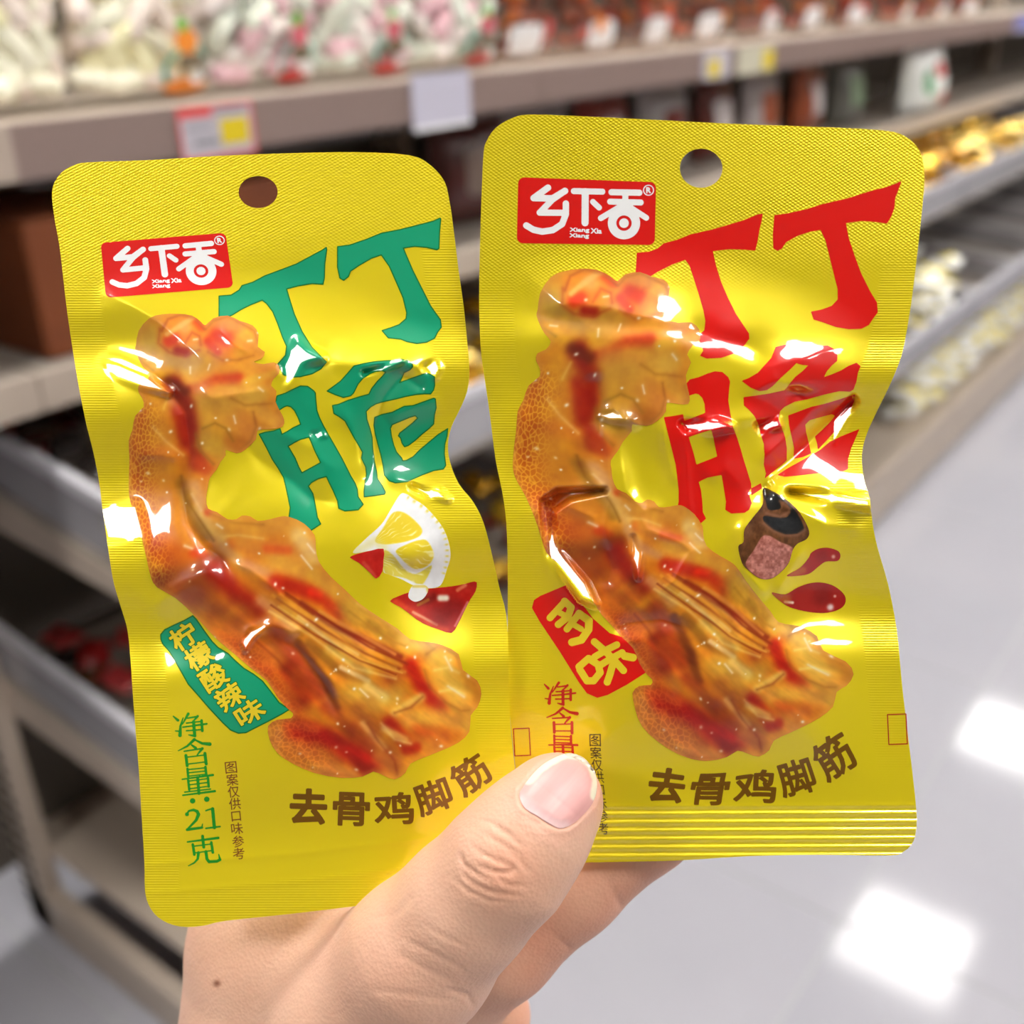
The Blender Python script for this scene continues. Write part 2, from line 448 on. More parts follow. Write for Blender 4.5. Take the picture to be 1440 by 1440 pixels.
# two tiers of sloping bins
TIER = [(0.859, 0.928), (0.512, 0.584)]       # top edge height at the front and at the back
XFS, XB = (-0.93, -0.85), -1.42
BIN_H = 0.085
def tier_z(t, x, drop=0.0):
    if t == 2: return 0.166 + BIN_H - drop            # flat on the base deck
    a, b = TIER[t]; return a + (b - a) * (XFS[t] - x) / (XFS[t] - XB) - drop
for t in range(2):
    XF = XFS[t]
    for y0, y1 in bays:
        def slab(ya, yb, xa, xb, d0, d1):
            return SMB().prism([(xa, tier_z(t, xa, d0)), (xb, tier_z(t, xb, d0)), (xb, tier_z(t, xb, d1)), (xa, tier_z(t, xa, d1))], 'y', ya, yb)
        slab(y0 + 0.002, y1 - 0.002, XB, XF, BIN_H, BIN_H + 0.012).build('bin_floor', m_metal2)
        for ya, yb in ((y0 + 0.004, y0 + 0.008), (y1 - 0.008, y1 - 0.004), ((y0 + y1) / 2 - 0.002, (y0 + y1) / 2 + 0.002)):
            w = slab(ya, yb, XB, XF, 0.012, BIN_H).build('bin_wall', m_acryl)
            slab(ya - 0.004, yb + 0.004, XB, XF, 0.0, 0.016).build('bin_rim', m_rim, w)
        w = slab(y0 + 0.004, y1 - 0.004, XF - 0.003, XF, 0.012, BIN_H).build('bin_front', m_acryl)
        slab(y0 + 0.004, y1 - 0.004, XF - 0.006, XF + 0.006, 0.0, 0.014).build('bin_rim', m_rim, w)
        for yb_ in (y0 - 0.012, y1 - 0.030):
            SMB().prism([(SX0 + 0.03, tier_z(t, SX0 + 0.03, BIN_H + 0.012)), (XF - 0.02, tier_z(t, XF - 0.02, BIN_H + 0.012)), (XF - 0.02, tier_z(t, XF - 0.02, BIN_H + 0.04)), (SX0 + 0.03, tier_z(t, SX0 + 0.03, BIN_H + 0.075))], 'y', yb_ + 0.012, yb_ + 0.016).build('bracket', m_metal)

# ================================================================== the two snack packets
# outlines and prints are drawn in a flat "print plane" and then carried by a crumpled sheet at its own distance
OUT_L = [(73, 275), (76, 258), (87, 242), (105, 232), (127, 228), (210, 225), (310, 219), (420, 215), (500, 214), (575, 218), (605, 232), (625, 255), (632, 282),
         (637, 315), (645, 380), (652, 430), (657, 480), (660, 520), (657, 550), (647, 575), (635, 600), (630, 625), (633, 650), (645, 680), (665, 705), (680, 735),
         (692, 780), (702, 825), (712, 865), (715, 920), (716, 970), (718, 1020), (723, 1070), (727, 1110), (730, 1160), (730, 1200), (722, 1230), (700, 1247), (640, 1256), (518, 1272), (410, 1285), (317, 1295),
         (285, 1302), (253, 1303), (228, 1294), (212, 1278), (204, 1254), (203, 1211), (199, 1145), (195, 1080), (190, 1020), (186, 965), (183, 920), (179, 885), (171, 857), (160, 820), (154, 785),
         (149, 750), (144, 715), (139, 675), (131, 635), (121, 595), (111, 545), (102, 490), (93, 427), (84, 349), (77, 310)]
OUT_R = [(680, 215), (685, 197), (697, 180), (720, 166), (747, 161), (830, 164), (930, 169), (1030, 174), (1140, 178), (1240, 183), (1273, 192), (1292, 210), (1299, 235),
         (1299, 270), (1292, 339), (1286, 391), (1279, 443), (1268, 499), (1252, 540), (1235, 575), (1219, 610), (1212, 640), (1215, 674), (1223, 700), (1227, 735), (1234, 770), (1249, 822),
         (1261, 885), (1268, 957), (1275, 1019), (1283, 1085), (1288, 1132), (1289, 1160), (1284, 1184), (1270, 1198), (1250, 1203), (1150, 1202), (1054, 1204), (954, 1210), (870, 1212), (806, 1213), (768, 1212), (746, 1204), (736, 1184),
         (731, 1140), (725, 1080), (717, 1004), (714, 946), (714, 858), (714, 800), (712, 735), (706, 690), (697, 647), (688, 577), (680, 522), (676, 490), (674, 440), (674, 390), (675, 345), (677, 280)]
HOLE_L = (363, 270, 27.5, 22.5)
HOLE_R = (986, 236.5, 30.0, 27.5)

def gauss_ridge(X, Y, pts, amp, w, ex=1.4, taper=0.25):
    d, t = poly_dist(X, Y, pts)
    tp = smoothstep(0, taper, t) * smoothstep(0, taper, 1 - t) if taper > 0 else 1
    return amp * np.exp(-(d / w) ** ex) * tp
def step_fold(X, Y, a, b, amp, w, reach):
    """a facet: the sheet drops on one side of the line a-b, fading away from it"""
    ax, ay = a; dx, dy = b[0] - ax, b[1] - ay; L = math.hypot(dx, dy)
    s = ((X - ax) * -dy + (Y - ay) * dx) / L; u = ((X - ax) * dx + (Y - ay) * dy) / L
    along = smoothstep(-0.15 * L, 0.2 * L, u) * smoothstep(-0.15 * L, 0.2 * L, L - u)
    return amp * np.tanh(s / w) * np.exp(-(s / reach) ** 2) * along
def blob(X, Y, cx, cy, rx, ry, amp, rot=0.0, ex=2.0):
    r = math.radians(rot); ca, sa = math.cos(r), math.sin(r)
    u = ((X - cx) * ca + (Y - cy) * sa) / rx; v = (-(X - cx) * sa + (Y - cy) * ca) / ry
    return amp * np.exp(-(u * u + v * v) ** (ex / 2))
def blur(A, s):
    k = np.exp(-0.5 * (np.arange(-int(3 * s), int(3 * s) + 1) / s) ** 2); k /= k.sum()
    n = len(k) // 2
    for ax in (0, 1):
        Q = np.pad(A, [(n, n) if i == ax else (0, 0) for i in (0, 1)], mode='edge')
        out = np.zeros_like(A)
        for i, w in enumerate(k):
            sl = [slice(None)] * 2; sl[ax] = slice(i, i + A.shape[ax]); out += w * Q[tuple(sl)]
        A = out
    return A

def height_left(X, Y, inside):
    inner = [(150, 400), (330, 392), (450, 400), (560, 440), (604, 480), (612, 540), (590, 620), (600, 700), (640, 800), (664, 900), (672, 1050), (668, 1180), (260, 1215), (238, 1060), (232, 930), (212, 850), (196, 740), (182, 600), (165, 480)]
    s = -poly_sdf(X, Y, [catmull(inner, 4)])
    body = smoothstep(-16, 130, s)
    h = 3.6 * body * smoothstep(1240, 980, Y)
    ph = 2 * math.pi * (Y - 575 + 0.115 * (X - 100)) / 225
    win = smoothstep(430, 520, Y) * smoothstep(985, 900, Y)
    h += 1.8 * np.cos(ph) * win * (1 - 0.72 * body)
    h += body * (0.85 * noise2(X, Y, 120, 3, 2) + 0.16 * noise2(X, Y, 34, 5, 2)) * smoothstep(1130, 1000, Y)
    # where the film is drawn in between the lumps
    h += gauss_ridge(X, Y, [(212, 520), (236, 548), (260, 580), (269, 640), (256, 688), (264, 735), (290, 770), (314, 786)], -1.5, 13, 1.3, 0.15)
    h += gauss_ridge(X, Y, [(135, 500), (185, 528), (236, 550)], 0.75, 13, 1.4)
    h += gauss_ridge(X, Y, [(185, 640), (225, 640), (256, 644)], 0.7, 15, 1.2)
    h += gauss_ridge(X, Y, [(310, 782), (265, 812), (215, 838)], 1.2, 20, 1.2)
    h += step_fold(X, Y, (305, 790), (215, 845), -0.7, 8, 45)
    h += blob(X, Y, 312, 786, 30, 24, -1.5, 30, 1.3)
    h += gauss_ridge(X, Y, [(312, 786), (350, 800), (388, 830), (400, 850)], 0.7, 9, 1.2)
    h += gauss_ridge(X, Y, [(330, 900), (352, 892), (382, 878), (412, 888), (420, 900)], 1.0, 12, 1.3)
    h += gauss_ridge(X, Y, [(380, 892), (420, 915), (452, 955), (470, 990), (484, 1035)], -0.7, 10, 1.3)
    h += gauss_ridge(X, Y, [(400, 884), (440, 930), (468, 960), (480, 985)], 0.55, 8, 1.2)
    h += gauss_ridge(X, Y, [(275, 545), (300, 560), (330, 556), (390, 545)], 0.45, 10, 1.3)
    h += gauss_ridge(X, Y, [(300, 458), (330, 485), (352, 497)], 0.3, 5, 1.2)
    h += gauss_ridge(X, Y, [(330, 610), (370, 650), (405, 672), (440, 702), (492, 712)], -0.9, 15, 1.5)
    h += gauss_ridge(X, Y, [(345, 580), (400, 612), (440, 630), (458, 655), (448, 690)], 0.5, 15, 1.5)
    h += gauss_ridge(X, Y, [(395, 540), (412, 512), (430, 498)], 0.8, 18, 1.4)
    h += gauss_ridge(X, Y, [(440, 508), (500, 512), (560, 508), (610, 525)], 0.8, 14, 1.3)
    h += gauss_ridge(X, Y, [(590, 515), (560, 535), (540, 560), (528, 600), (524, 650), (515, 690)], -1.2, 13, 1.3)
    h += gauss_ridge(X, Y, [(556, 520), (585, 540), (600, 548)], -0.6, 9, 1.3)
    h += gauss_ridge(X, Y, [(540, 590), (575, 575), (625, 560)], 0.6, 18, 1.5)
    h += gauss_ridge(X, Y, [(470, 560), (495, 600), (505, 640), (512, 680)], 0.5, 14, 1.4)
    h += gauss_ridge(X, Y, [(540, 670), (580, 678), (630, 695)], 0.55, 12, 1.4)
    h += blob(X, Y, 585, 778, 34, 24, 1.3, -20)
    h += gauss_ridge(X, Y, [(538, 780), (560, 800), (585, 806), (612, 792)], -0.9, 11, 1.5)
    h += blob(X, Y, 300, 480, 75, 40, 1.0)
    h += blob(X, Y, 470, 900, 60, 36, 0.8, 40)
    h += blob(X, Y, 430, 450, 50, 60, -0.5)
    h += blob(X, Y, 600, 1010, 60, 50, 0.9)
    h += gauss_ridge(X, Y, [(205, 1216), (420, 1200), (720, 1165)], 0.10, 4, 1.6, 0.02) + gauss_ridge(X, Y, [(206, 1256), (420, 1240), (728, 1200)], 0.08, 4, 1.6, 0.02)
    h += blob(X, Y, 640, 1120, 45, 26, -0.8, -30) + blob(X, Y, 560, 1150, 80, 22, 0.35, -15)
    # rim of the pouch turns over at the lower left corner
    return blur(h, 1.6)

def height_right(X, Y, inside):
    inner = [(730, 400), (760, 372), (900, 350), (1040, 380), (1150, 420), (1215, 470), (1208, 530), (1170, 600), (1165, 680), (1178, 760), (1205, 850), (1222, 950), (1228, 1050), (1225, 1120), (780, 1120), (766, 1000), (764, 850), (760, 730), (742, 640), (730, 520)]
    s = -poly_sdf(X, Y, [catmull(inner, 4)])
    body = smoothstep(-16, 130, s)
    h = 3.4 * body * smoothstep(1140, 960, Y)
    ph = 2 * math.pi * (Y - 738 + 0.02 * (X - 1220)) / 250
    win = smoothstep(470, 560, Y) * smoothstep(960, 860, Y) * smoothstep(1020, 1150, X)
    h += 2.2 * np.cos(ph) * win
    win2 = smoothstep(400, 480, Y) * smoothstep(1050, 930, Y) * smoothstep(800, 730, X)
    h += 0.8 * np.cos(2 * math.pi * (Y - 480) / 260) * win2
    h += body * (0.85 * noise2(X, Y, 120, 23, 2) + 0.16 * noise2(X, Y, 34, 25, 2)) * smoothstep(1100, 980, Y)
    # overhanging shoulder under the two cartilage balls
    h += gauss_ridge(X, Y, [(745, 442), (800, 425), (850, 432), (930, 452), (985, 462)], 1.5, 26, 1.5)
    h += step_fold(X, Y, (740, 455), (1000, 475), 0.8, 12, 60)
    h += gauss_ridge(X, Y, [(835, 520), (845, 560), (842, 620)], -0.9, 16, 1.3)
    h += gauss_ridge(X, Y, [(842, 584), (860, 580), (885, 588), (905, 604)], 1.0, 9, 1.4)
    h += gauss_ridge(X, Y, [(845, 590), (856, 640), (858, 700), (850, 740), (862, 790)], 0.5, 6, 1.2)
    h += blob(X, Y, 908, 655, 34, 55, -1.2, -10, 3)
    h += gauss_ridge(X, Y, [(868, 610), (880, 690), (905, 718), (948, 706)], 0.5, 9, 1.3)
    h += gauss_ridge(X, Y, [(930, 580), (938, 640), (955, 690)], 0.5, 8, 1.3)
    h += blob(X, Y, 722, 600, 36, 44, 0.9)
    h += gauss_ridge(X, Y, [(772, 690), (757, 720), (770, 790), (805, 845), (840, 880)], 0.9, 14, 1.4)
    h += gauss_ridge(X, Y, [(775, 706), (820, 688), (858, 690)], 0.55, 9, 1.2)
    h += gauss_ridge(X, Y, [(772, 700), (835, 728), (838, 770)], 0.5, 10, 1.2)
    h += gauss_ridge(X, Y, [(850, 755), (860, 800), (850, 830)], -0.8, 12, 1.3)
    h += gauss_ridge(X, Y, [(895, 710), (910, 745), (960, 765), (972, 775), (950, 815), (910, 845)], 0.6, 8, 1.2)
    h += gauss_ridge(X, Y, [(888, 755), (900, 790), (895, 815)], 0.6, 8, 1.2)
    h += gauss_ridge(X, Y, [(858, 892), (880, 878), (930, 872), (985, 890)], -1.0, 12, 1.3)
    h += gauss_ridge(X, Y, [(850, 905), (905, 900), (940, 930), (960, 980)], 0.6, 14, 1.3)
    # the sharp tuck by the last title character
    h += gauss_ridge(X, Y, [(1205, 556), (1160, 600), (1110, 648), (1074, 678)], -1.6, 13, 1.2, 0.2)
    h += gauss_ridge(X, Y, [(1195, 545), (1140, 580), (1100, 620), (1062, 655)], 0.9, 13, 1.3, 0.2)
    h += gauss_ridge(X, Y, [(1074, 680), (1130, 688), (1226, 712)], 1.0, 20, 1.4, 0.15)
    h += gauss_ridge(X, Y, [(1074, 684), (1110, 712), (1160, 738), (1225, 745)], 0.5, 10, 1.3, 0.15)
    h += blob(X, Y, 1074, 684, 22, 20, -1.9, 0, 1.3)
    h += gauss_ridge(X, Y, [(1058, 700), (1042, 745), (1045, 800), (1070, 830), (1085, 835)], 0.8, 11, 1.3)
    h += blob(X, Y, 1090, 760, 34, 60, 1.0, 15)
    h += gauss_ridge(X, Y, [(1090, 840), (1110, 805), (1135, 760)], 0.6, 10, 1.4)
    h += blob(X, Y, 1125, 553, 16, 10, -1.3)
    h += gauss_ridge(X, Y, [(1040, 560), (1090, 535), (1130, 545), (1140, 560)], 0.6, 12, 1.3)
    h += gauss_ridge(X, Y, [(960, 595), (1005, 600), (1040, 590), (1100, 585)], 0.7, 15, 1.4)
    h += gauss_ridge(X, Y, [(990, 680), (1020, 660), (1050, 690)], 0.5, 14, 1.4)
    h += gauss_ridge(X, Y, [(960, 460), (1000, 475), (1050, 485), (1090, 510)], -0.7, 18, 1.5)
    h += gauss_ridge(X, Y, [(955, 590), (965, 640), (968, 700), (975, 740)], 0.4, 6, 1.2)
    h += blob(X, Y, 1060, 960, 110, 60, 0.8, 35)
    h += blob(X, Y, 1160, 880, 60, 40, 0.5)
    # corrugated bottom seal
    base = 1134 + (X - 760) * -0.004
    h += 0.30 * np.cos(2 * math.pi * (Y - base) / 11.8) * smoothstep(-3, 3, Y - base) * smoothstep(1212, 1205, Y)
    return blur(h, 1.5)

class Sheet:
    def __init__(s, out, hole, depth, hfun, facets=()):
        s.out = catmull(out, 3); s.hole = hole
        t = np.linspace(0, 2 * math.pi, 40, endpoint=False)
        s.loops = [s.out, np.stack([hole[0] + hole[2] * np.cos(t), hole[1] + hole[3] * np.sin(t)], 1)]
        s.x0 = int(s.out[:, 0].min()) // 2 * 2 - 8; s.y0 = int(s.out[:, 1].min()) // 2 * 2 - 8
        xs = np.arange(s.x0, s.out[:, 0].max() + 8); ys = np.arange(s.y0, s.out[:, 1].max() + 8)
        X, Y = np.meshgrid(xs, ys)
        s.h = hfun(X, Y, None) * 0.001
        s.plane = depth
        for poly, panel, soft_w in facets: s.facet(X, Y, np.asarray(poly, float), panel, soft_w)
        s.h = blur(s.h, 1.2)
        Pm = P(X, Y, depth(X, Y) - s.h)
        dx = np.gradient(Pm, axis=1); dy = np.gradient(Pm, axis=0)
        n = np.cross(dy, dx); n /= np.linalg.norm(n, axis=-1, keepdims=True)
        if (n[10, 10] * ray(xs[10], ys[10])).sum() > 0: n = -n
        s.n = n
    def facet(s, X, Y, poly, panel, soft_w):
        """a flat, taut patch of film, tipped towards one of the ceiling panels"""
        cx, cy = poly.mean(0); h0 = s.samp(s.h, np.array([cx]), np.array([cy]))[0]
        p0 = P(cx, cy, s.plane(cx, cy) - h0)
        v = CAM - p0; l = np.array(PANELS[panel] + (RZ - 0.02,)) - p0
        n = v / np.linalg.norm(v) + l / np.linalg.norm(l)
        m = 40; x0 = max(int(poly[:, 0].min() - m) - s.x0, 0); x1 = int(poly[:, 0].max() + m) - s.x0; y0 = max(int(poly[:, 1].min() - m) - s.y0, 0); y1 = int(poly[:, 1].max() + m) - s.y0
        sl = (slice(y0, y1), slice(x0, x1)); A, B = X[sl], Y[sl]
        d = (n @ (p0 - CAM)) / (ray(A, B) @ n)
        w = smoothstep(soft_w, -1, poly_sdf(A, B, [poly]))
        s.h[sl] = s.h[sl] * (1 - w) + (s.plane(A, B) - d) * w
    def samp(s, A, x, y):
        fx = np.clip(x - s.x0, 0, A.shape[1] - 1.001); fy = np.clip(y - s.y0, 0, A.shape[0] - 1.001)
        i = fx.astype(int); j = fy.astype(int); u = fx - i; v = fy - j
        if A.ndim == 3: u = u[:, None]; v = v[:, None]
        return (A[j, i] * (1 - u) + A[j, i + 1] * u) * (1 - v) + (A[j + 1, i] * (1 - u) + A[j + 1, i + 1] * u) * v
    def point(s, x, y, lift=0.0):
        return P(x, y, s.plane(x, y) - s.samp(s.h, x, y) - lift * 4.0e-5)
    def normal(s, x, y):
        n = s.samp(s.n, x, y); return n / np.linalg.norm(n, axis=1, keepdims=True)

LIFT = 1.0
class Print:
    """everything printed on one sheet"""
    def __init__(s, sheet, root, tf=None):
        s.sh = sheet; s.root = root; s.o = np.array(root.location); s.tf = tf
    def put(s, name, field, box, m, lift, step=1.0, parent=None, paint=None):
        xs = np.arange(math.floor(box[0] / 2) * 2, box[2] + step, step); ys = np.arange(math.floor(box[1] / 2) * 2, box[3] + step, step)
        X, Y = np.meshgrid(xs, ys)
        F = field(X, Y)
        F = np.maximum(F, 0.6 + poly_sdf(X, Y, s.sh.loops) if s.clip else F)
        p, q, t = msquares(F, xs, ys)
        if len(p) == 0: return None
        V = s.sh.point(p[:, 0], p[:, 1], lift) - s.o; N = s.sh.normal(p[:, 0], p[:, 1])
        me = npmesh(name, V, t[:, ::-1], q[:, ::-1], N)
        if paint is not None:
            c = paint(p[:, 0], p[:, 1])
            a = me.color_attributes.new('paint', 'FLOAT_COLOR', 'POINT')
            a.data.foreach_set('color', np.concatenate([lin(np.clip(c, 0, 255)), np.ones((len(c), 1))], 1).astype(np.float32).ravel())
        return link(name, me, parent or s.root, m)
    clip = False

def film_material(name, base, metal, rough):
    m = bpy.data.materials.new(name); m.use_nodes = True; nt = m.node_tree; b = nt.nodes['Principled BSDF']
    b.inputs['Base Color'].default_value = rgba(base); b.inputs['Metallic'].default_value = metal; b.inputs['Roughness'].default_value = rough
    b.inputs['Coat Weight'].default_value = 0.85; b.inputs['Coat Roughness'].default_value = 0.035; b.inputs['Coat IOR'].default_value = 1.62
    b.inputs['Specular IOR Level'].default_value = 0.4
    uv = nt.nodes.new('ShaderNodeUVMap'); uv.uv_map = 'print'
    sp = nt.nodes.new('ShaderNodeSeparateXYZ'); nt.links.new(uv.outputs[0], sp.inputs[0])
    def math_(op, a, bb=None):
        n = nt.nodes.new('ShaderNodeMath'); n.operation = op
        for i, v in enumerate((a, bb)):
            if v is None: continue
            if isinstance(v, (int, float)): n.inputs[i].default_value = v
            else: nt.links.new(v, n.inputs[i])
        return n.outputs[0]
    def attr(nm):
        a = nt.nodes.new('ShaderNodeAttribute'); a.attribute_name = nm; return a.outputs['Fac']
    u, v = sp.outputs[0], sp.outputs[1]
    lines = math_('SINE', math_('MULTIPLY', v, 2 * math.pi / 3.6 * 1000))
    hat = math_('ADD', math_('SINE', math_('MULTIPLY', math_('ADD', math_('MULTIPLY', u, 0.5), v), 2 * math.pi / 4.4 * 1000)),
                math_('SINE', math_('MULTIPLY', math_('SUBTRACT', math_('MULTIPLY', u, 0.75), v), 2 * math.pi / 5.2 * 1000)))
    hgt = math_('ADD', math_('MULTIPLY', lines, attr('side_seal')), math_('MULTIPLY', hat, attr('top_seal')))
    bp = nt.nodes.new('ShaderNodeBump'); bp.inputs['Strength'].default_value = 0.38; bp.inputs['Distance'].default_value = 0.00005
    nt.links.new(hgt, bp.inputs['Height'])
    nt.links.new(bp.outputs['Normal'], b.inputs['Normal'])
    return m
def print_material(name, color=None, rough=0.35, coat=0.85, metal=0.0, speck=False):
    m = bpy.data.materials.new(name); m.use_nodes = True; nt = m.node_tree; b = nt.nodes['Principled BSDF']
    b.inputs['Roughness'].default_value = rough; b.inputs['Metallic'].default_value = metal
    b.inputs['Coat Weight'].default_value = coat; b.inputs['Coat Roughness'].default_value = 0.035; b.inputs['Coat IOR'].default_value = 1.62
    b.inputs['Specular IOR Level'].default_value = 0.4
    if color is None:
        a = nt.nodes.new('ShaderNodeAttribute'); a.attribute_name = 'paint'; nt.links.new(a.outputs['Color'], b.inputs['Base Color'])
    else: b.inputs['Base Color'].default_value = rgba(color)
    return m

FILM_M = film_material('yellow_film', (255, 230, 30), 0.32, 0.32)
m_paint = print_material('printed_picture')
m_red = print_material('print_red', (232, 18, 8)); m_darkred = print_material('print_red_line', (190, 30, 20))
m_teal = print_material('print_teal', (10, 160, 116)); m_green = print_material('print_green', (14, 118, 40)); m_white = print_material('print_white', (255, 255, 255))
m_letter_yellow = print_material('print_yellow', (245, 216, 40)); m_brown = print_material('print_brown', (138, 92, 12), 0.3, metal=0.35); m_small = print_material('print_small_brown', (140, 84, 24))
m_netgreen = print_material('print_net_green', (22, 150, 34)); m_netred = print_material('print_net_red', (206, 36, 20)); m_smallbrown2 = print_material('print_small_dark_brown', (96, 74, 14))

def build_pouch(sheet, root, name, seal, top_line):
    o = np.array(root.location)
    x1 = sheet.out[:, 0].max() + 6; y1 = sheet.out[:, 1].max() + 6
    def surf(step):
        xs = np.arange(sheet.x0, x1, step); ys = np.arange(sheet.y0, y1, step)
        X, Y = np.meshgrid(xs, ys); F = poly_sdf(X, Y, sheet.loops)
        return msquares(F, xs, ys)
    p, q, t = surf(2.0)
    V = sheet.point(p[:, 0], p[:, 1]); N = sheet.normal(p[:, 0], p[:, 1])
    # the back film: same rim, its own gentler belly
    sd = np.clip(-poly_sdf(p[:, 0], p[:, 1], [sheet.out]), 0, None)
    hb = sheet.samp(sheet.h, p[:, 0], p[:, 1])
    belly = 0.0035 * smoothstep(45, 190, sd)
    Vb = P(p[:, 0], p[:, 1], sheet.plane(p[:, 0], p[:, 1]) - np.minimum(hb, hb * (1 - smoothstep(40, 110, sd))) + 0.00016 + belly)
    n = len(V)
    # rim: edges used by one face only
    E = np.concatenate([q[:, [0, 1]], q[:, [1, 2]], q[:, [2, 3]], q[:, [3, 0]], t[:, [0, 1]], t[:, [1, 2]], t[:, [2, 0]]])
    key = np.sort(E, 1); ky = key[:, 0] * (n + 1) + key[:, 1]
    uq, idx, cnt = np.unique(ky, return_index=True, return_counts=True); B = E[idx[cnt == 1]]
    rq = np.stack([B[:, 0], B[:, 1], B[:, 1] + n, B[:, 0] + n], 1)
    me = npmesh(name, np.concatenate([V, Vb]) - o, np.concatenate([t[:, ::-1], t + n]), np.concatenate([q[:, ::-1], q + n, rq]), np.concatenate([N, -N]))
    uvl = me.uv_layers.new(name='print')
    li = np.zeros(len(me.loops), np.int32); me.loops.foreach_get('vertex_index', li)
    pu = np.concatenate([p, p])[li] / 1000.0
    uvl.data.foreach_set('uv', pu.astype(np.float32).ravel())
    ss, ts = seal(p[:, 0], p[:, 1], sd)
    for nm, val in (('side_seal', ss), ('top_seal', ts)):
        a = me.attributes.new(nm, 'FLOAT', 'POINT'); a.data.foreach_set('value', np.concatenate([val, val * 0]).astype(np.float32))
    return link(name, me, root, FILM_M)

def depth_left(X, Y):
    return 0.1925 + 0.0030 * (np.asarray(Y) - 214) / 1090 - 0.001 * (np.asarray(X) - 400) / 300
def depth_right(X, Y):
    return 0.1815 + 0.0172 * (np.asarray(Y) - 170) / 1040 - 0.0015 * (np.asarray(X) - 980) / 300
PANELS = {'a': (-0.88, -1.8), 'c': (-2.68, -1.8), 'e': (0.92, 0.17), 'f': (-0.88, 0.17)}
FAC_L = [([(150, 512), (168, 514), (205, 530), (237, 552), (200, 543), (165, 530)], 'a', 10), ([(143, 716), (190, 712), (200, 755), (152, 756)], 'a', 16), ([(404, 540), (400, 515), (418, 482), (432, 494), (450, 503), (422, 510)], 'a', 14),
         ([(597, 516), (612, 508), (618, 518), (612, 530)], 'a', 9), ([(580, 684), (600, 690), (618, 690), (630, 703), (605, 699)], 'a', 8), ([(512, 524), (540, 516), (566, 508), (540, 520)], 'a', 7), ([(340, 904), (352, 888), (372, 880), (356, 896), (345, 915)], 'a', 7), ([(300, 926), (314, 915), (318, 920), (304, 931)], 'a', 6), ([(440, 610), (452, 607), (456, 613), (446, 616)], 'a', 6)]
FAC_R = [([(1112, 692), (1150, 693), (1224, 702), (1224, 714), (1180, 707), (1140, 700)], 'a', 10), ([(842, 585), (862, 578), (880, 590), (858, 590)], 'a', 7), ([(1172, 592), (1200, 560), (1204, 566), (1186, 600), (1172, 622)], 'a', 8),
         ([(960, 596), (1010, 592), (1030, 600), (1000, 606), (966, 604)], 'a', 9), ([(1065, 598), (1095, 590), (1098, 600), (1070, 606)], 'a', 8), ([(764, 706), (784, 692), (850, 690), (800, 700), (775, 718), (782, 770), (824, 820), (838, 850), (818, 842), (772, 780)], 'a', 8), ([(890, 756), (900, 780), (898, 812), (892, 790)], 'a', 7)]
SH_L = Sheet(OUT_L, HOLE_L, depth_left, height_left, FAC_L)
SH_R = Sheet(OUT_R, HOLE_R, depth_right, height_right, FAC_R)
pack_l = empty('snack_packet', tuple(SH_L.point(np.array([460.]), np.array([1278.]))[0]))
tag(pack_l, 'yellow chicken-feet snack packet with green title lettering and a printed lemon slice', 'snack packet', 'snack packets held in the hand')
pack_r = empty('snack_packet', tuple(SH_R.point(np.array([1010.]), np.array([1206.]))[0]))
tag(pack_r, 'yellow chicken-feet snack packet with red title lettering and a ribbed bottom seal', 'snack packet', 'snack packets held in the hand')
def seal_l(x, y, sd):
    top = smoothstep(395, 330, y + 0.16 * (x - 363))
    side = smoothstep(50, 46, sd) * smoothstep(210, 230, y)
    return side * (1 - 0.8 * top), top
def seal_r(x, y, sd):
    top = smoothstep(420, 350, y + 0.05 * (x - 980))
    side = smoothstep(50, 46, sd) * smoothstep(1120, 1000, y)
    return side * (1 - 0.8 * top), top
build_pouch(SH_L, pack_l, 'pouch', seal_l, 340)
build_pouch(SH_R, pack_r, 'pouch', seal_r, 360)
PL = Print(SH_L, pack_l); PR = Print(SH_R, pack_r)
def bbox(pts, m=4):
    a = np.array(pts); return (a[:, 0].min() - m, a[:, 1].min() - m, a[:, 0].max() + m, a[:, 1].max() + m)

# ---- title lettering
T1L = tr([(28, 490), (90, 485), (130, 460), (145, 437), (200, 420), (260, 388), (340, 358), (420, 328), (500, 285), (550, 258), (572, 243), (575, 255), (565, 330), (563, 400), (556, 432), (500, 428), (430, 440), (372, 455), (385, 500), (410, 580), (450, 670), (500, 750), (550, 800), (574, 825), (545, 860), (500, 885), (440, 900), (395, 902), (355, 890), (325, 835), (365, 790), (370, 745), (350, 700), (325, 630), (300, 570), (270, 530), (248, 512), (190, 535), (140, 560), (95, 588), (60, 605), (28, 595)], 300, 280, 0.27778)
T2L = tr([(628, 240), (690, 232), (770, 205), (850, 172), (940, 155), (1040, 130), (1110, 112), (1148, 95), (1152, 100), (1146, 170), (1143, 250), (1132, 258), (1080, 245), (1020, 240), (963, 248), (980, 290), (1010, 360), (1060, 460), (1100, 540), (1150, 610), (1155, 648), (1135, 675), (1120, 705), (1080, 725), (1030, 732), (980, 722), (950, 710), (885, 703), (853, 665), (900, 650), (940, 635), (975, 605), (978, 575), (960, 500), (930, 430), (890, 340), (850, 283), (800, 300), (740, 335), (695, 365), (685, 392), (660, 412), (640, 400), (628, 345)], 300, 280, 0.27778)
A_ = (360, 490, 0.20833)
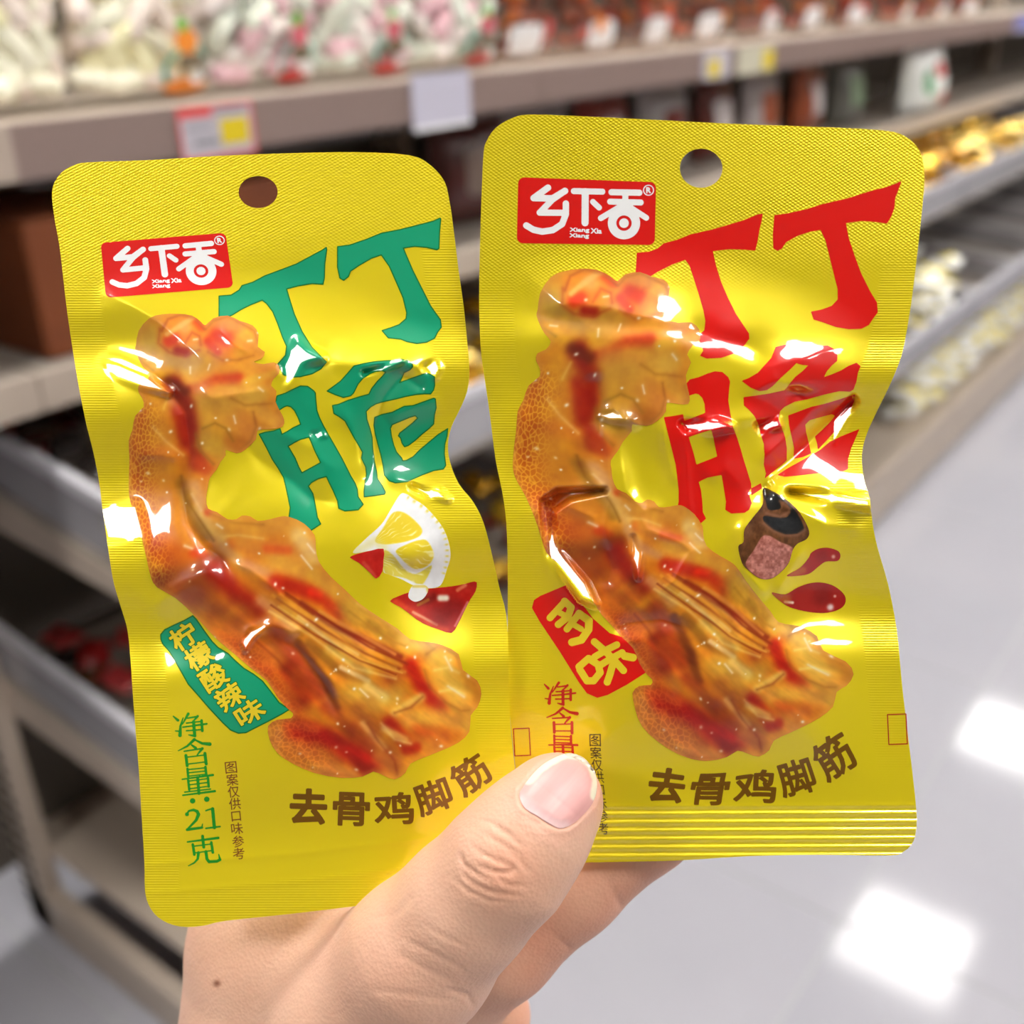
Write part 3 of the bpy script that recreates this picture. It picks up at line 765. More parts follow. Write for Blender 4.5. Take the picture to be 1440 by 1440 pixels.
T3L = [tr(x, *A_) for x in (
    [(108, 390), (135, 350), (140, 320), (200, 300), (250, 275), (300, 252), (350, 255), (390, 285), (402, 300), (405, 350), (412, 420), (430, 470), (460, 530), (500, 600), (540, 670), (580, 740), (610, 800), (640, 860), (670, 910), (685, 950), (690, 1000), (725, 1052), (690, 1090), (600, 1098), (558, 1080), (550, 1030), (520, 960), (490, 900), (475, 865), (420, 880), (375, 905), (355, 930), (385, 980), (392, 1010), (405, 1080), (415, 1140), (438, 1185), (358, 1238), (310, 1205), (262, 1160), (222, 1140), (230, 1075), (215, 1000), (200, 930), (185, 870), (150, 810), (110, 750), (70, 670), (20, 578), (60, 565), (120, 555), (163, 540), (175, 578), (210, 560), (250, 535), (300, 512), (285, 470), (260, 420), (235, 395), (210, 388), (190, 395), (155, 418), (130, 408)],
    [(218, 660), (260, 635), (300, 615), (358, 600), (375, 640), (400, 700), (435, 770), (390, 795), (310, 838), (290, 800), (265, 740)],
    [(478, 288), (530, 250), (570, 220), (620, 165), (660, 118), (730, 100), (800, 88), (870, 82), (920, 80), (980, 70), (1020, 80), (1055, 100), (1058, 125), (1040, 145), (1000, 165), (985, 200), (970, 230), (1010, 215), (1080, 190), (1150, 165), (1180, 175), (1205, 190), (1207, 250), (1200, 280), (1180, 308), (1130, 308), (1080, 312), (1010, 325), (930, 345), (860, 360), (810, 375), (775, 395), (745, 425), (750, 480), (770, 540), (785, 600), (790, 680), (800, 760), (815, 830), (822, 880), (850, 920), (875, 970), (868, 985), (800, 995), (730, 1003), (728, 970), (735, 900), (745, 850), (740, 800), (725, 770), (712, 740), (718, 700), (690, 650), (660, 600), (630, 545), (600, 490), (560, 460), (525, 440), (515, 385), (560, 375), (620, 350), (700, 325), (762, 308), (780, 270), (820, 220), (850, 190), (875, 160), (850, 150), (810, 155), (770, 170), (720, 205), (690, 240), (660, 300), (640, 320), (590, 332), (540, 315)],
    [(800, 465), (850, 445), (920, 430), (1000, 390), (1060, 385), (1130, 360), (1200, 335), (1212, 340), (1217, 400), (1205, 450), (1200, 510), (1170, 540), (1120, 580), (1070, 625), (1030, 655), (1003, 665), (985, 640), (975, 605), (960, 590), (970, 570), (1010, 540), (1060, 500), (1090, 470), (1075, 455), (1040, 465), (980, 490), (920, 515), (908, 540), (915, 590), (930, 650), (950, 700), (985, 740), (990, 757), (1015, 755), (1060, 730), (1110, 680), (1170, 630), (1230, 580), (1295, 540), (1290, 590), (1275, 650), (1272, 710), (1282, 790), (1265, 815), (1200, 825), (1120, 855), (1020, 900), (940, 908), (900, 895), (865, 855), (855, 780), (840, 710), (820, 640), (805, 580), (795, 520)])]
B_ = (880, 230, 0.29861)
T1R = tr([(52, 420), (110, 415), (150, 400), (180, 375), (240, 360), (300, 335), (400, 312), (480, 290), (560, 265), (620, 240), (645, 235), (640, 270), (630, 310), (620, 370), (610, 410), (560, 405), (490, 403), (410, 412), (425, 480), (450, 560), (480, 630), (520, 710), (560, 770), (580, 800), (582, 825), (555, 860), (510, 895), (450, 915), (380, 918), (350, 905), (365, 880), (345, 830), (325, 822), (370, 785), (375, 740), (365, 690), (345, 620), (320, 540), (300, 480), (280, 453), (220, 475), (150, 510), (110, 535), (80, 550), (45, 540)], *B_)
T2R = tr([(700, 243), (760, 235), (850, 215), (930, 190), (1040, 165), (1150, 130), (1230, 110), (1270, 95), (1297, 82), (1295, 95), (1270, 160), (1265, 210), (1250, 250), (1230, 283), (1180, 275), (1110, 270), (1037, 280), (1050, 350), (1080, 440), (1110, 520), (1150, 600), (1183, 655), (1187, 700), (1165, 730), (1145, 760), (1110, 778), (1050, 780), (990, 770), (920, 745), (885, 735), (872, 697), (920, 688), (970, 670), (998, 640), (998, 590), (980, 520), (960, 440), (940, 360), (917, 312), (870, 320), (810, 340), (755, 370), (735, 400), (715, 411), (695, 400), (693, 330)], *B_)
C_ = (920, 470, 0.20833)
T3R = [tr(x, *C_) for x in (
    [(180, 378), (215, 335), (240, 305), (300, 290), (360, 265), (410, 250), (460, 255), (500, 290), (512, 320), (505, 380), (500, 450), (515, 540), (530, 620), (560, 700), (585, 780), (605, 850), (630, 930), (655, 1010), (655, 1040), (640, 1060), (645, 1100), (660, 1140), (640, 1185), (610, 1205), (520, 1210), (480, 1185), (485, 1130), (470, 1040), (455, 950), (400, 960), (360, 968), (300, 997), (315, 1050), (325, 1130), (328, 1200), (350, 1245), (310, 1280), (272, 1298), (230, 1240), (155, 1180), (165, 1130), (165, 1050), (155, 960), (145, 880), (120, 780), (95, 680), (65, 560), (110, 555), (195, 540), (203, 585), (270, 560), (345, 530), (340, 470), (325, 430), (300, 405), (280, 400), (225, 418), (200, 400)],
    [(233, 695), (300, 670), (385, 645), (400, 700), (425, 825), (350, 855), (285, 880), (265, 800)],
    [(590, 315), (640, 295), (700, 260), (740, 215), (790, 160), (820, 85), (880, 70), (960, 58), (1030, 65), (1100, 78), (1170, 75), (1210, 95), (1238, 140), (1235, 180), (1200, 210), (1165, 250), (1145, 290), (1200, 270), (1260, 245), (1310, 215), (1365, 192), (1393, 215), (1375, 260), (1365, 320), (1345, 375), (1320, 388), (1250, 385), (1180, 400), (1100, 420), (1030, 440), (950, 455), (880, 490), (850, 520), (840, 570), (865, 640), (885, 700), (895, 770), (895, 850), (850, 890), (800, 930), (745, 975), (755, 940), (740, 880), (745, 810), (740, 740), (720, 680), (700, 600), (675, 550), (640, 510), (605, 480), (603, 425), (680, 415), (780, 400), (880, 378), (910, 340), (950, 290), (1000, 250), (1040, 210), (1000, 208), (960, 195), (920, 235), (860, 290), (800, 350), (760, 378), (710, 385), (650, 360)],
    [(905, 548), (980, 520), (1060, 490), (1150, 470), (1250, 440), (1355, 405), (1355, 440), (1330, 500), (1290, 560), (1240, 630), (1170, 710), (1105, 780), (1100, 740), (1085, 690), (1130, 650), (1190, 590), (1220, 550), (1200, 540), (1140, 555), (1050, 580), (1020, 610), (1025, 660), (1045, 740), (1060, 805), (1000, 830), (940, 840), (945, 770), (925, 680), (910, 610)],
    [(830, 950), (900, 905), (1000, 850), (1120, 780), (1180, 730), (1260, 690), (1385, 640), (1360, 700), (1330, 770), (1310, 840), (1308, 910), (1275, 925), (1150, 935), (1050, 945), (960, 955), (880, 962)],
    [(655, 1040), (720, 1005), (728, 1040), (655, 1090)])]
for loops in ([T1L], [T2L], T3L):
    bb = bbox(sum([list(l) for l in loops], []))
    o = PL.put('title_character', lambda X, Y: poly_sdf(X, Y, loops) - 0.6, bb, m_green, 1.0)
    PL.put('character_fill', lambda X, Y: poly_sdf(X, Y, loops) + 1.1, bb, m_teal, 1.5, parent=o)
for loops in ([T1R], [T2R], T3R):
    bb = bbox(sum([list(l) for l in loops], []))
    PR.put('title_character', lambda X, Y: poly_sdf(X, Y, loops), bb, m_red, 1.0)

# ---- brand badge (drawn once on a 1000-unit card, fitted to each packet)
CARD = [(235, 397), (1010, 428), (1003, 777), (228, 766)]
def quad_map(src, dst):
    """homography src quad -> dst quad"""
    A = []; b = []
    for (x, y), (u, v) in zip(src, dst):
        A.append([x, y, 1, 0, 0, 0, -u * x, -u * y]); b.append(u); A.append([0, 0, 0, x, y, 1, -v * x, -v * y]); b.append(v)
    h = np.linalg.solve(np.array(A, float), np.array(b, float))
    def f(X, Y):
        w = h[6] * X + h[7] * Y + 1
        return (h[0] * X + h[1] * Y + h[2]) / w, (h[3] * X + h[4] * Y + h[5]) / w
    return f
def card_body(U, V):
    c = np.array(CARD, float); cen = c.mean(0)
    shr = cen + (c - cen) * np.array([1 - 34 / 388, 1 - 34 / 187])
    return poly_sdf(U, V, [shr]) - 34
BRAND = [
    [([(402, 456), (322, 514), (428, 516), (498, 474)], 37), ([(498, 474), (428, 522), (356, 596), (490, 597)], 35), ([(503, 545), (503, 605), (482, 660), (430, 694), (370, 703), (320, 692), (280, 668)], 36)],
    [([(548, 475), (708, 478)], 34), ([(612, 478), (611, 653)], 40), ([(655, 535), (690, 568)], 32)],
    [([(760, 481), (916, 484)], 35), ([(752, 534), (924, 539)], 34), ([(838, 484), (836, 590)], 34), ([(812, 560), (700, 627)], 33), ([(862, 565), (955, 625)], 33)]]
def ring(U, V, cx, cy, r0, r1):
    d = np.hypot(U - cx, V - cy); return np.maximum(d - r1, r0 - d)
def brand_badge(pr, quad):
    f = quad_map(quad, CARD); bb = bbox(quad, 6)
    sc = 0.25
    o = pr.put('brand_badge', lambda X, Y: card_body(*f(X, Y)) * sc, bb, m_red, 1.0)
    for k, st in enumerate(BRAND):
        def fld(X, Y):
            U, V = f(X, Y); d = stroke_sdf(U, V, st)
            if k == 2: d = np.minimum(d, np.minimum(ring(U, V, 830, 655, 43, 91), np.hypot(U - 830, V - 655) - 27))
            return d * sc
        pr.put('brand_character', fld, bb, m_white, 1.6, 0.8, o)
    def reg(X, Y):
        U, V = f(X, Y)
        return np.minimum(ring(U, V, 968, 470, 25, 31), glyph_sdf(U, V, 'R', 968, 470, 24, 30, 0, 2.2)) * sc
    pr.put('registered_mark', reg, bb, m_white, 1.6, 0.5, o)
    for word, cx, cy, w in (('Xiang', 580, 694, 108), ('Xia', 674, 697, 60), ('Xiang', 578, 726, 108)):
        def wf(X, Y):
            U, V = f(X, Y); return glyph_sdf(U, V, word, cx, cy + 2, w, 28, 1.0, 1.6) * sc
        pr.put('brand_word', wf, bb, m_white, 1.6, 0.5, o)
brand_badge(PL, tr([(326, 566), (1028, 512), (1073, 815), (356, 873)], 60, 200, 0.25))
brand_badge(PR, tr(CARD, 670, 150, 0.25))

# ---- the chicken-foot picture, drawn in the left packet's plane
L2R = [((192, 480), (757, 430)), ((262, 443), (830, 379)), ((288, 460), (868, 398)), ((325, 445), (905, 384)), ((370, 490), (948, 425)), ((393, 525), (985, 478)), ((398, 590), (968, 558)), ((350, 640), (930, 600)),
       ((185, 640), (730, 600)), ((182, 690), (722, 655)), ((205, 790), (755, 745)), ((300, 660), (862, 635)), ((290, 720), (866, 692)), ((440, 755), (985, 742)), ((260, 855), (815, 822)), ((405, 1000), (910, 952)),
       ((378, 1030), (892, 985)), ((470, 1085), (983, 1062)), ((555, 1094), (1067, 1062)), ((660, 1040), (1170, 1005)), ((678, 972), (1202, 945)), ((650, 915), (1154, 890)), ((560, 882), (1085, 858)), ((480, 825), (1030, 792)),
       ((440, 1133), (943, 1103)), ((662, 1087), (1172, 1063)), ((494, 1138), (998, 1110)), ((552, 1133), (1060, 1101)), ((605, 1117), (1117, 1090)), ((267, 1022), (786, 978)), ((275, 1063), (792, 1018)), ((283, 1095), (796, 1050)),
       ((324, 1080), (836, 1042)), ((288, 1195), (808, 1150)), ((335, 1195), (848, 1160))]
R2L = tps_fit([b for a, b in L2R], [a for a, b in L2R])
def ident(X, Y): return X, Y
C3 = (120, 420, 0.25); C4 = (180, 680, 0.375)
FOOT = tr([(285, 260), (300, 180), (360, 110), (430, 88), (520, 85), (600, 95), (650, 130), (675, 150), (720, 110), (800, 95), (870, 125), (940, 150), (975, 200), (970, 270), (1010, 300), (990, 340), (945, 355), (1000, 368), (1060, 358), (1090, 380), (1090, 420), (1060, 450), (1045, 490), (1075, 520), (1070, 580), (1100, 640), (1118, 680), (1110, 720), (1040, 735), (970, 740), (960, 790), (900, 850), (850, 870), (790, 850), (790, 880), (760, 920), (740, 960), (700, 1010), (690, 1060), (680, 1120), (690, 1180), (740, 1200), (800, 1240), (850, 1240), (880, 1220), (930, 1225), (970, 1250), (1040, 1240), (1100, 1225), (1150, 1228), (1230, 1265), (1290, 1330)], *C3) + \
    [(444, 768), (448, 789), (465, 811), (484, 828), (506, 849), (532, 867), (559, 884), (577, 899), (604, 903), (622, 907), (645, 920), (651, 942), (671, 957), (677, 976), (671, 995), (662, 1006), (660, 1029), (645, 1044), (622, 1055), (600, 1064), (577, 1074), (570, 1087), (555, 1096), (540, 1091), (525, 1085), (510, 1092), (480, 1094), (442, 1087), (412, 1074), (390, 1059), (379, 1040), (377, 1021), (390, 1012), (409, 1010), (412, 1003), (405, 997), (390, 980), (375, 957), (352, 939), (330, 920), (307, 901), (289, 882), (272, 864), (247, 841), (221, 826), (212, 811), (206, 785), (199, 755), (192, 730), (183, 705), (181, 682), (182, 645), (181, 620), (186, 605), (190, 585), (202, 572), (200, 560), (195, 552), (195, 542), (205, 537), (210, 527), (202, 517), (195, 505), (190, 492)]
FOOT_S = catmull(FOOT, 2)
def soft(X, Y, pts, w, k=2.0):
    d, _ = poly_dist(X, Y, pts) if len(pts) > 1 else (np.hypot(X - pts[0][0], Y - pts[0][1]), None)
    return np.exp(-(d / w) ** k)
# strokes of the picture: points, half width, colour, strength
AMB, ORA, RED, DRED, YEL, PAL, BRN, OLV = (226, 152, 44), (240, 124, 24), (220, 44, 8), (166, 16, 4), (238, 186, 62), (246, 214, 130), (150, 78, 22), (186, 146, 52)
def C3p(*p): return tr(p, *C3)
def C4p(*p): return tr(p, *C4)
FOOT_STROKES = [
    # upper lump
    (C3p((420, 250), (600, 280)), 42, AMB, 0.9), (C3p((370, 240)), 26, OLV, 0.75), (C3p((500, 360), (640, 340)), 22, OLV, 0.7), (C3p((540, 180)), 26, ORA, 0.95), (C3p((560, 160)), 12, (236, 160, 84), 0.8),
    (C3p((470, 240), (500, 230)), 10, RED, 0.9), (C3p((520, 290), (565, 300)), 7, DRED, 0.85), (C3p((630, 130), (655, 160)), 7, RED, 0.85), (C3p((460, 200), (600, 110)), 4, (240, 190, 110), 0.6),
    (C3p((800, 210)), 38, ORA, 0.9), (C3p((760, 150), (850, 140)), 15, (238, 160, 74), 0.8), (C3p((740, 210), (790, 230)), 12, RED, 0.85), (C3p((690, 240), (740, 300)), 7, RED, 0.8), (C3p((900, 200), (940, 230)), 12, YEL, 0.6), (C3p((880, 320), (960, 300)), 14, AMB, 0.8),
    (C3p((600, 420), (700, 380)), 18, (212, 150, 50), 0.7),
    # strand and cartilage
    (C3p((380, 395), (500, 440), (620, 500)), 12, (244, 172, 44), 0.95), (C3p((620, 500), (760, 430), (900, 400), (1080, 385)), 16, (246, 160, 52), 0.95), (C3p((640, 510), (740, 460), (860, 450)), 9, (230, 62, 24), 0.95), (C3p((590, 510), (700, 530), (820, 540)), 7, (226, 70, 24), 0.85), (C3p((900, 470), (1060, 420)), 6, (250, 190, 60), 0.7),
    (C3p((660, 560), (760, 560), (900, 560)), 24, (232, 168, 64), 0.85), (C3p((720, 640), (800, 660)), 26, (214, 150, 52), 0.8), (C3p((880, 700), (930, 760)), 22, (222, 140, 52), 0.85), (C3p((1000, 640), (1080, 690)), 16, (226, 164, 56), 0.85), (C3p((980, 540)), 18, (236, 186, 70), 0.7),
    (C3p((650, 800), (760, 830)), 24, (196, 150, 46), 0.85), (C3p((820, 800), (870, 830)), 12, (190, 104, 34), 0.7),
    # shank
    (C3p((420, 560), (380, 700), (420, 820)), 30, (224, 142, 34), 0.9), (C3p((300, 640), (270, 800), (270, 980)), 14, (226, 128, 34), 0.8), (C3p((330, 900), (300, 1100)), 22, (210, 116, 24), 0.8),
    (C3p((500, 480), (570, 600), (590, 720), (570, 840), (640, 920)), 13, (158, 28, 8), 0.95), (C3p((520, 640), (560, 760)), 11, (186, 38, 10), 0.8), (C3p((640, 930), (680, 960)), 12, (206, 70, 20), 0.8), (C3p((470, 470), (560, 520)), 8, (110, 38, 12), 0.75),
    (C3p((430, 880), (540, 880)), 12, (226, 120, 28), 0.7), (C3p((400, 960), (470, 1050), (450, 1150)), 26, (206, 128, 26), 0.8), (C3p((610, 1060), (640, 1130)), 12, (240, 186, 120), 0.7), (C3p((540, 1040), (580, 1180), (680, 1330)), 9, (150, 100, 24), 0.7),
    (C3p((420, 1230), (520, 1330)), 26, (226, 144, 34), 0.8), (C3p((380, 1300), (420, 1400)), 26, (224, 108, 26), 0.85), (C3p((640, 1200), (700, 1280), (760, 1340)), 12, (246, 206, 120), 0.7), (C3p((690, 1200)), 6, (220, 70, 20), 0.8),
    (C3p((780, 1270), (960, 1290), (1180, 1270)), 16, (228, 158, 56), 0.85), (C3p((830, 1380), (960, 1400), (1060, 1400)), 9, (220, 80, 26), 0.85), (C3p((1200, 1330), (1260, 1400)), 14, (240, 180, 80), 0.8),
    # lower leg and palm (second tracing)
    (C4p((160, 270), (230, 280)), 20, (220, 100, 22), 0.85), (C4p((250, 260), (290, 275)), 8, (224, 66, 16), 0.9), (C4p((130, 370), (250, 350), (330, 290)), 18, (128, 52, 12), 0.85), (C4p((220, 420), (300, 400)), 24, (176, 80, 18), 0.9), (C4p((330, 330), (420, 430), (480, 470)), 17, (166, 26, 8), 0.95), (C4p((360, 240), (430, 300), (520, 330)), 9, (206, 150, 110), 0.6),
    (C4p((430, 220), (520, 250), (660, 260)), 18, (234, 150, 50), 0.9), (C4p((560, 300), (640, 330)), 18, (238, 166, 60), 0.85), (C4p((520, 245), (600, 250)), 7, (232, 96, 30), 0.8), (C4p((640, 200), (700, 280)), 12, (248, 206, 120), 0.75), (C4p((560, 370), (660, 400), (740, 430), (790, 480)), 13, (196, 34, 10), 0.95), (C4p((690, 405), (720, 410)), 7, (232, 40, 14), 0.9),
    (C4p((700, 340), (760, 390), (840, 450)), 14, (226, 160, 54), 0.85), (C4p((830, 470), (930, 530), (1020, 580)), 17, (214, 160, 48), 0.9), (C4p((900, 530), (1000, 590)), 7, (170, 120, 30), 0.6), (C4p((1040, 590), (1130, 620)), 12, (232, 182, 76), 0.85),
    (C4p((330, 480), (420, 500)), 22, (190, 92, 22), 0.9), (C4p((340, 570), (440, 610), (520, 660)), 20, (222, 110, 26), 0.9), (C4p((420, 640), (520, 740), (620, 840)), 20, (196, 78, 20), 0.9), (C4p((560, 560), (640, 680), (720, 780)), 16, (176, 60, 16), 0.9), (C4p((600, 700), (660, 800)), 14, (150, 36, 10), 0.85),
    (C4p((500, 440), (560, 480), (620, 540)), 10, (216, 150, 90), 0.7), (C4p((600, 470), (700, 540), (800, 600), (900, 650)), 10, (222, 150, 52), 0.9), (C4p((640, 500), (760, 590), (860, 640)), 3.5, (246, 206, 130), 0.85), (C4p((650, 450), (780, 540), (900, 590), (1020, 650)), 5, (140, 36, 12), 0.85), (C4p((700, 500), (800, 560), (920, 620)), 3, (244, 196, 110), 0.75), (C4p((720, 480), (860, 560), (1000, 640)), 3, (226, 140, 60), 0.7),
    (C4p((680, 600), (780, 690), (880, 740)), 8, (150, 90, 24), 0.8), (C4p((760, 620), (840, 670), (900, 700)), 9, (220, 170, 74), 0.8), (C4p((800, 690), (900, 740)), 4, (246, 216, 150), 0.7), (C4p((640, 600), (740, 740), (780, 840)), 7, (120, 50, 16), 0.8),
    (C4p((850, 780), (930, 820), (1000, 800)), 18, (226, 164, 56), 0.9), (C4p((900, 760), (960, 800)), 8, (250, 216, 120), 0.7), (C4p((980, 720), (1040, 700)), 13, (196, 84, 28), 0.85), (C4p((1060, 680), (1090, 740), (1130, 800), (1180, 850)), 11, (196, 26, 8), 0.95), (C4p((1000, 860), (1100, 800)), 7, (240, 200, 90), 0.85),
    (C4p((1150, 660), (1200, 650)), 14, (224, 168, 62), 0.9), (C4p((1190, 720), (1240, 790)), 22, (228, 176, 66), 0.9), (C4p((1250, 830), (1290, 850)), 14, (220, 150, 54), 0.85), (C4p((1060, 880), (1180, 880), (1260, 900)), 17, (226, 160, 58), 0.9), (C4p((980, 900), (1060, 990)), 11, (190, 30, 10), 0.9), (C4p((960, 920), (1040, 960)), 6, (240, 180, 90), 0.8), (C4p((1090, 930), (1180, 950)), 12, (206, 90, 30), 0.8), (C4p((1060, 990), (1160, 980)), 14, (214, 130, 46), 0.8), (C4p((1040, 1000), (1080, 990)), 8, (176, 26, 10), 0.85),
    (C4p((860, 860), (920, 960), (1000, 1040)), 14, (190, 100, 34), 0.9), (C4p((880, 900), (960, 990)), 5, (232, 170, 90), 0.7), (C4p((930, 1040), (1000, 1060)), 13, (200, 110, 40), 0.85), (C4p((740, 840), (840, 920), (900, 1000)), 11, (164, 60, 20), 0.85),
    # lower lobe
    (C4p((580, 940), (640, 1000), (760, 1060)), 22, (206, 110, 40), 0.9), (C4p((640, 920), (740, 950), (850, 1020), (900, 1070)), 17, (164, 20, 8), 0.95), (C4p((600, 900), (700, 920)), 8, (196, 70, 26), 0.8), (C4p((700, 1070), (840, 1085)), 8, (214, 130, 56), 0.7), (C4p((560, 930), (560, 990)), 7, (226, 140, 60), 0.7), (C4p((830, 1000), (890, 1030)), 9, (190, 24, 10), 0.8),
]
FOOT_LINES = []
for pts, c_ in (
    (C3p((430, 180), (465, 115), (540, 88), (620, 108), (668, 170)), (166, 50, 12)), (C3p((678, 172), (720, 122), (800, 100), (880, 140), (950, 180), (972, 245)), (176, 80, 20)), (C3p((690, 300), (770, 345), (860, 345), (945, 320)), (190, 96, 24)), (C3p((300, 200), (286, 270), (310, 350), (380, 402)), (176, 120, 40)), (C3p((420, 170), (410, 250), (470, 300), (560, 320), (640, 290)), (180, 70, 16)),
    (C3p((560, 250), (600, 190), (640, 210), (650, 260)), (190, 60, 14)), (C3p((660, 730), (730, 700), (790, 730), (830, 800)), (150, 96, 24)), (C3p((945, 640), (962, 720), (930, 800), (870, 855)), (176, 96, 30)), (C3p((1080, 630), (1118, 690), (1090, 722)), (190, 110, 30)), (C3p((620, 760), (650, 860), (720, 930)), (160, 100, 24)), (C3p((820, 560), (900, 600), (1050, 590)), (196, 120, 34)),
    (C3p((380, 720), (450, 800), (550, 880)), (250, 196, 110)), (C3p((470, 540), (440, 620)), (250, 200, 90)), (C3p((540, 1000), (560, 1120), (640, 1240), (720, 1360)), (140, 80, 16)), (C3p((600, 1100), (650, 1190)), (250, 210, 150)), (C3p((700, 1210), (840, 1260), (1000, 1270)), (190, 110, 30)), (C3p((760, 1340), (860, 1330), (1000, 1350)), (246, 196, 100)),
    (C4p((1120, 640), (1165, 608), (1230, 640), (1252, 700), (1308, 742)), (186, 116, 34)), (C4p((1112, 700), (1130, 762), (1190, 820), (1250, 852), (1280, 850)), (176, 100, 26)), (C4p((1150, 700), (1200, 690), (1240, 710)), (250, 214, 120)), (C4p((1170, 780), (1220, 770), (1260, 790)), (250, 214, 120)), (C4p((530, 905), (570, 890), (640, 882)), (160, 60, 14)), (C4p((540, 960), (600, 1030), (720, 1085), (860, 1100)), (180, 84, 24)),
    (C4p((900, 900), (940, 970), (1000, 1040), (1010, 1090)), (150, 60, 18)), (C4p((950, 900), (1000, 960), (1060, 975)), (246, 200, 120)), (C4p((1000, 860), (1060, 840), (1105, 800)), (150, 60, 14)), (C4p((830, 480), (900, 530), (990, 590), (1040, 610)), (180, 120, 30)), (C4p((860, 450), (960, 510), (1050, 580)), (248, 206, 96)), (C4p((480, 590), (560, 660), (640, 760)), (150, 54, 14)), (C4p((310, 560), (400, 640), (500, 720), (600, 820)), (236, 140, 50))):
    FOOT_LINES.append((pts, 2.8, c_, 0.5, 1.6))
_q = random.Random(3)
for k in range(10):                                              # tendons running into the toes
    o_ = k * 13 - 60 + _q.uniform(-6, 6); e_ = _q.uniform(-30, 30); g_ = _q.uniform(-14, 14)
    FOOT_LINES.append((C4p((560 + o_ * 0.5 + e_, 440 - o_ * 0.6 + e_ * 0.6), (720 + o_ * 0.6, 540 - o_ * 0.5 + g_), (880 + o_ * 0.5, 650 - o_ * 0.6 - g_), (1020 + o_ * 0.3 + e_, 700 - o_ * 0.5)), _q.uniform(1.2, 3.4), _q.choice([(250, 206, 110), (140, 34, 8), (200, 80, 20), (236, 160, 50)]), _q.uniform(0.35, 0.6), 2.0))
_r = np.random.RandomState(5)
SPECKS = []
while len(SPECKS) < 150:
    x, y = _r.uniform(185, 678), _r.uniform(445, 1090)
    SPECKS.append((x, y, _r.uniform(0.9, 2.3), _r.uniform(0.45, 1.0), _r.uniform(0, 3.14), _r.uniform(1.0, 1.5)))
SPECK_XY = np.array([(s[0], s[1]) for s in SPECKS])
def foot_paint(mapf):
    def paint(x, y):
        X, Y = mapf(x, y)
        c = np.tile(np.array([230., 136., 26.]), (len(X), 1))
        n1 = noise2(X, Y, 60, 31, 3)
        c += n1[:, None] * np.array([20, 26, 14])
        for s_ in FOOT_STROKES + FOOT_LINES:
            pts, w, colr, a = s_[:4]; k = a * soft(X, Y, pts, w, s_[4] if len(s_) > 4 else 2.6)
            c = c * (1 - k[:, None]) + np.array(colr, float) * k[:, None]
        # wet flesh: streaks along the leg, blotches
        u = X * 0.78 + Y * 0.62; v = -X * 0.62 + Y * 0.78
        low = smoothstep(800, 880, Y)
        st = noise2(u * 0.28, v, 15, 41, 3); bl = noise2(X, Y, 22, 43, 3)
        c *= (1 + (0.20 * st * low + 0.08 * bl))[:, None]
        c[:, 1] += 12 * bl
        # scales of the shank
        sc = soft(X, Y, [(196, 590), (190, 650), (188, 700), (200, 745), (215, 800)], 26, 3)
        wl = worley(X * 1.2, Y * 0.8, 6.2, 3); ln = np.exp(-(wl / 0.2) ** 2)
        c += (sc * (ln - 0.4))[:, None] * np.array([34, 64, 26])
        sk = soft(X, Y, [(330, 930), (370, 980), (400, 1040), (430, 1060)], 34, 3)
        wl2 = worley(X, Y, 7.0, 8); c += (sk * (np.exp(-(wl2 / 0.2) ** 2) - 0.3))[:, None] * np.array([30, 30, 10])
        # printed rim and printed glints
        sd = -poly_sdf(X, Y, [FOOT_S[::2]])
        e = np.exp(-(sd / 5.0) ** 2); c = c * (1 - 0.35 * e[:, None]) + np.array([222., 160., 70.]) * 0.35 * e[:, None]
        for sx, sy, r, a, an, el in SPECKS:
            m = (np.abs(X - sx) < 7) & (np.abs(Y - sy) < 7)
            if not m.any(): continue
            dx = X[m] - sx; dy = Y[m] - sy
            q = np.hypot((dx * math.cos(an) + dy * math.sin(an)) / el, -dx * math.sin(an) + dy * math.cos(an))
            k = a * np.exp(-(q / r) ** 2); c[m] = c[m] * (1 - k[:, None]) + np.array([255., 248., 226.]) * k[:, None]
        for pts, w in (([(395, 690 + 0), (396, 700)], 0.1), (C3p((975, 500), (1000, 520)), 2.2), (C3p((835, 660), (845, 700)), 2.0), (C3p((700, 370), (690, 400)), 1.8), (C3p((590, 385), (590, 420)), 2.0), (C3p((350, 345), (385, 352)), 2.0), (C3p((610, 230), (630, 228)), 2.2), (C3p((915, 238), (935, 236)), 2.4), (C3p((560, 1390), (600, 1405)), 3.2), (C3p((1250, 1380), (1290, 1430)), 2.2), (C3p((740, 1270), (770, 1290)), 2.6), (C4p((1190, 650), (1215, 700)), 2.6), (C4p((1200, 760), (1260, 800)), 2.8), (C4p((650, 270), (690, 320)), 2.2), (C4p((870, 770), (900, 800)), 2.4)):
            k = 0.62 * soft(X, Y, pts, w * 0.8, 1.5); c = c * (1 - k[:, None]) + np.array([255., 240., 214.]) * k[:, None]
        return c
    return paint
def foot_field(mapf):
    return lambda X, Y: poly_sdf(*mapf(X, Y), [FOOT_S])
PL.put('chicken_foot_picture', foot_field(ident), bbox(FOOT), m_paint, 2.4, 1.0, paint=foot_paint(ident))
fr = [b for a, b in L2R[:24]]
PR.put('chicken_foot_picture', foot_field(R2L), bbox(fr, 14), m_paint, 2.4, 1.0, paint=foot_paint(R2L))

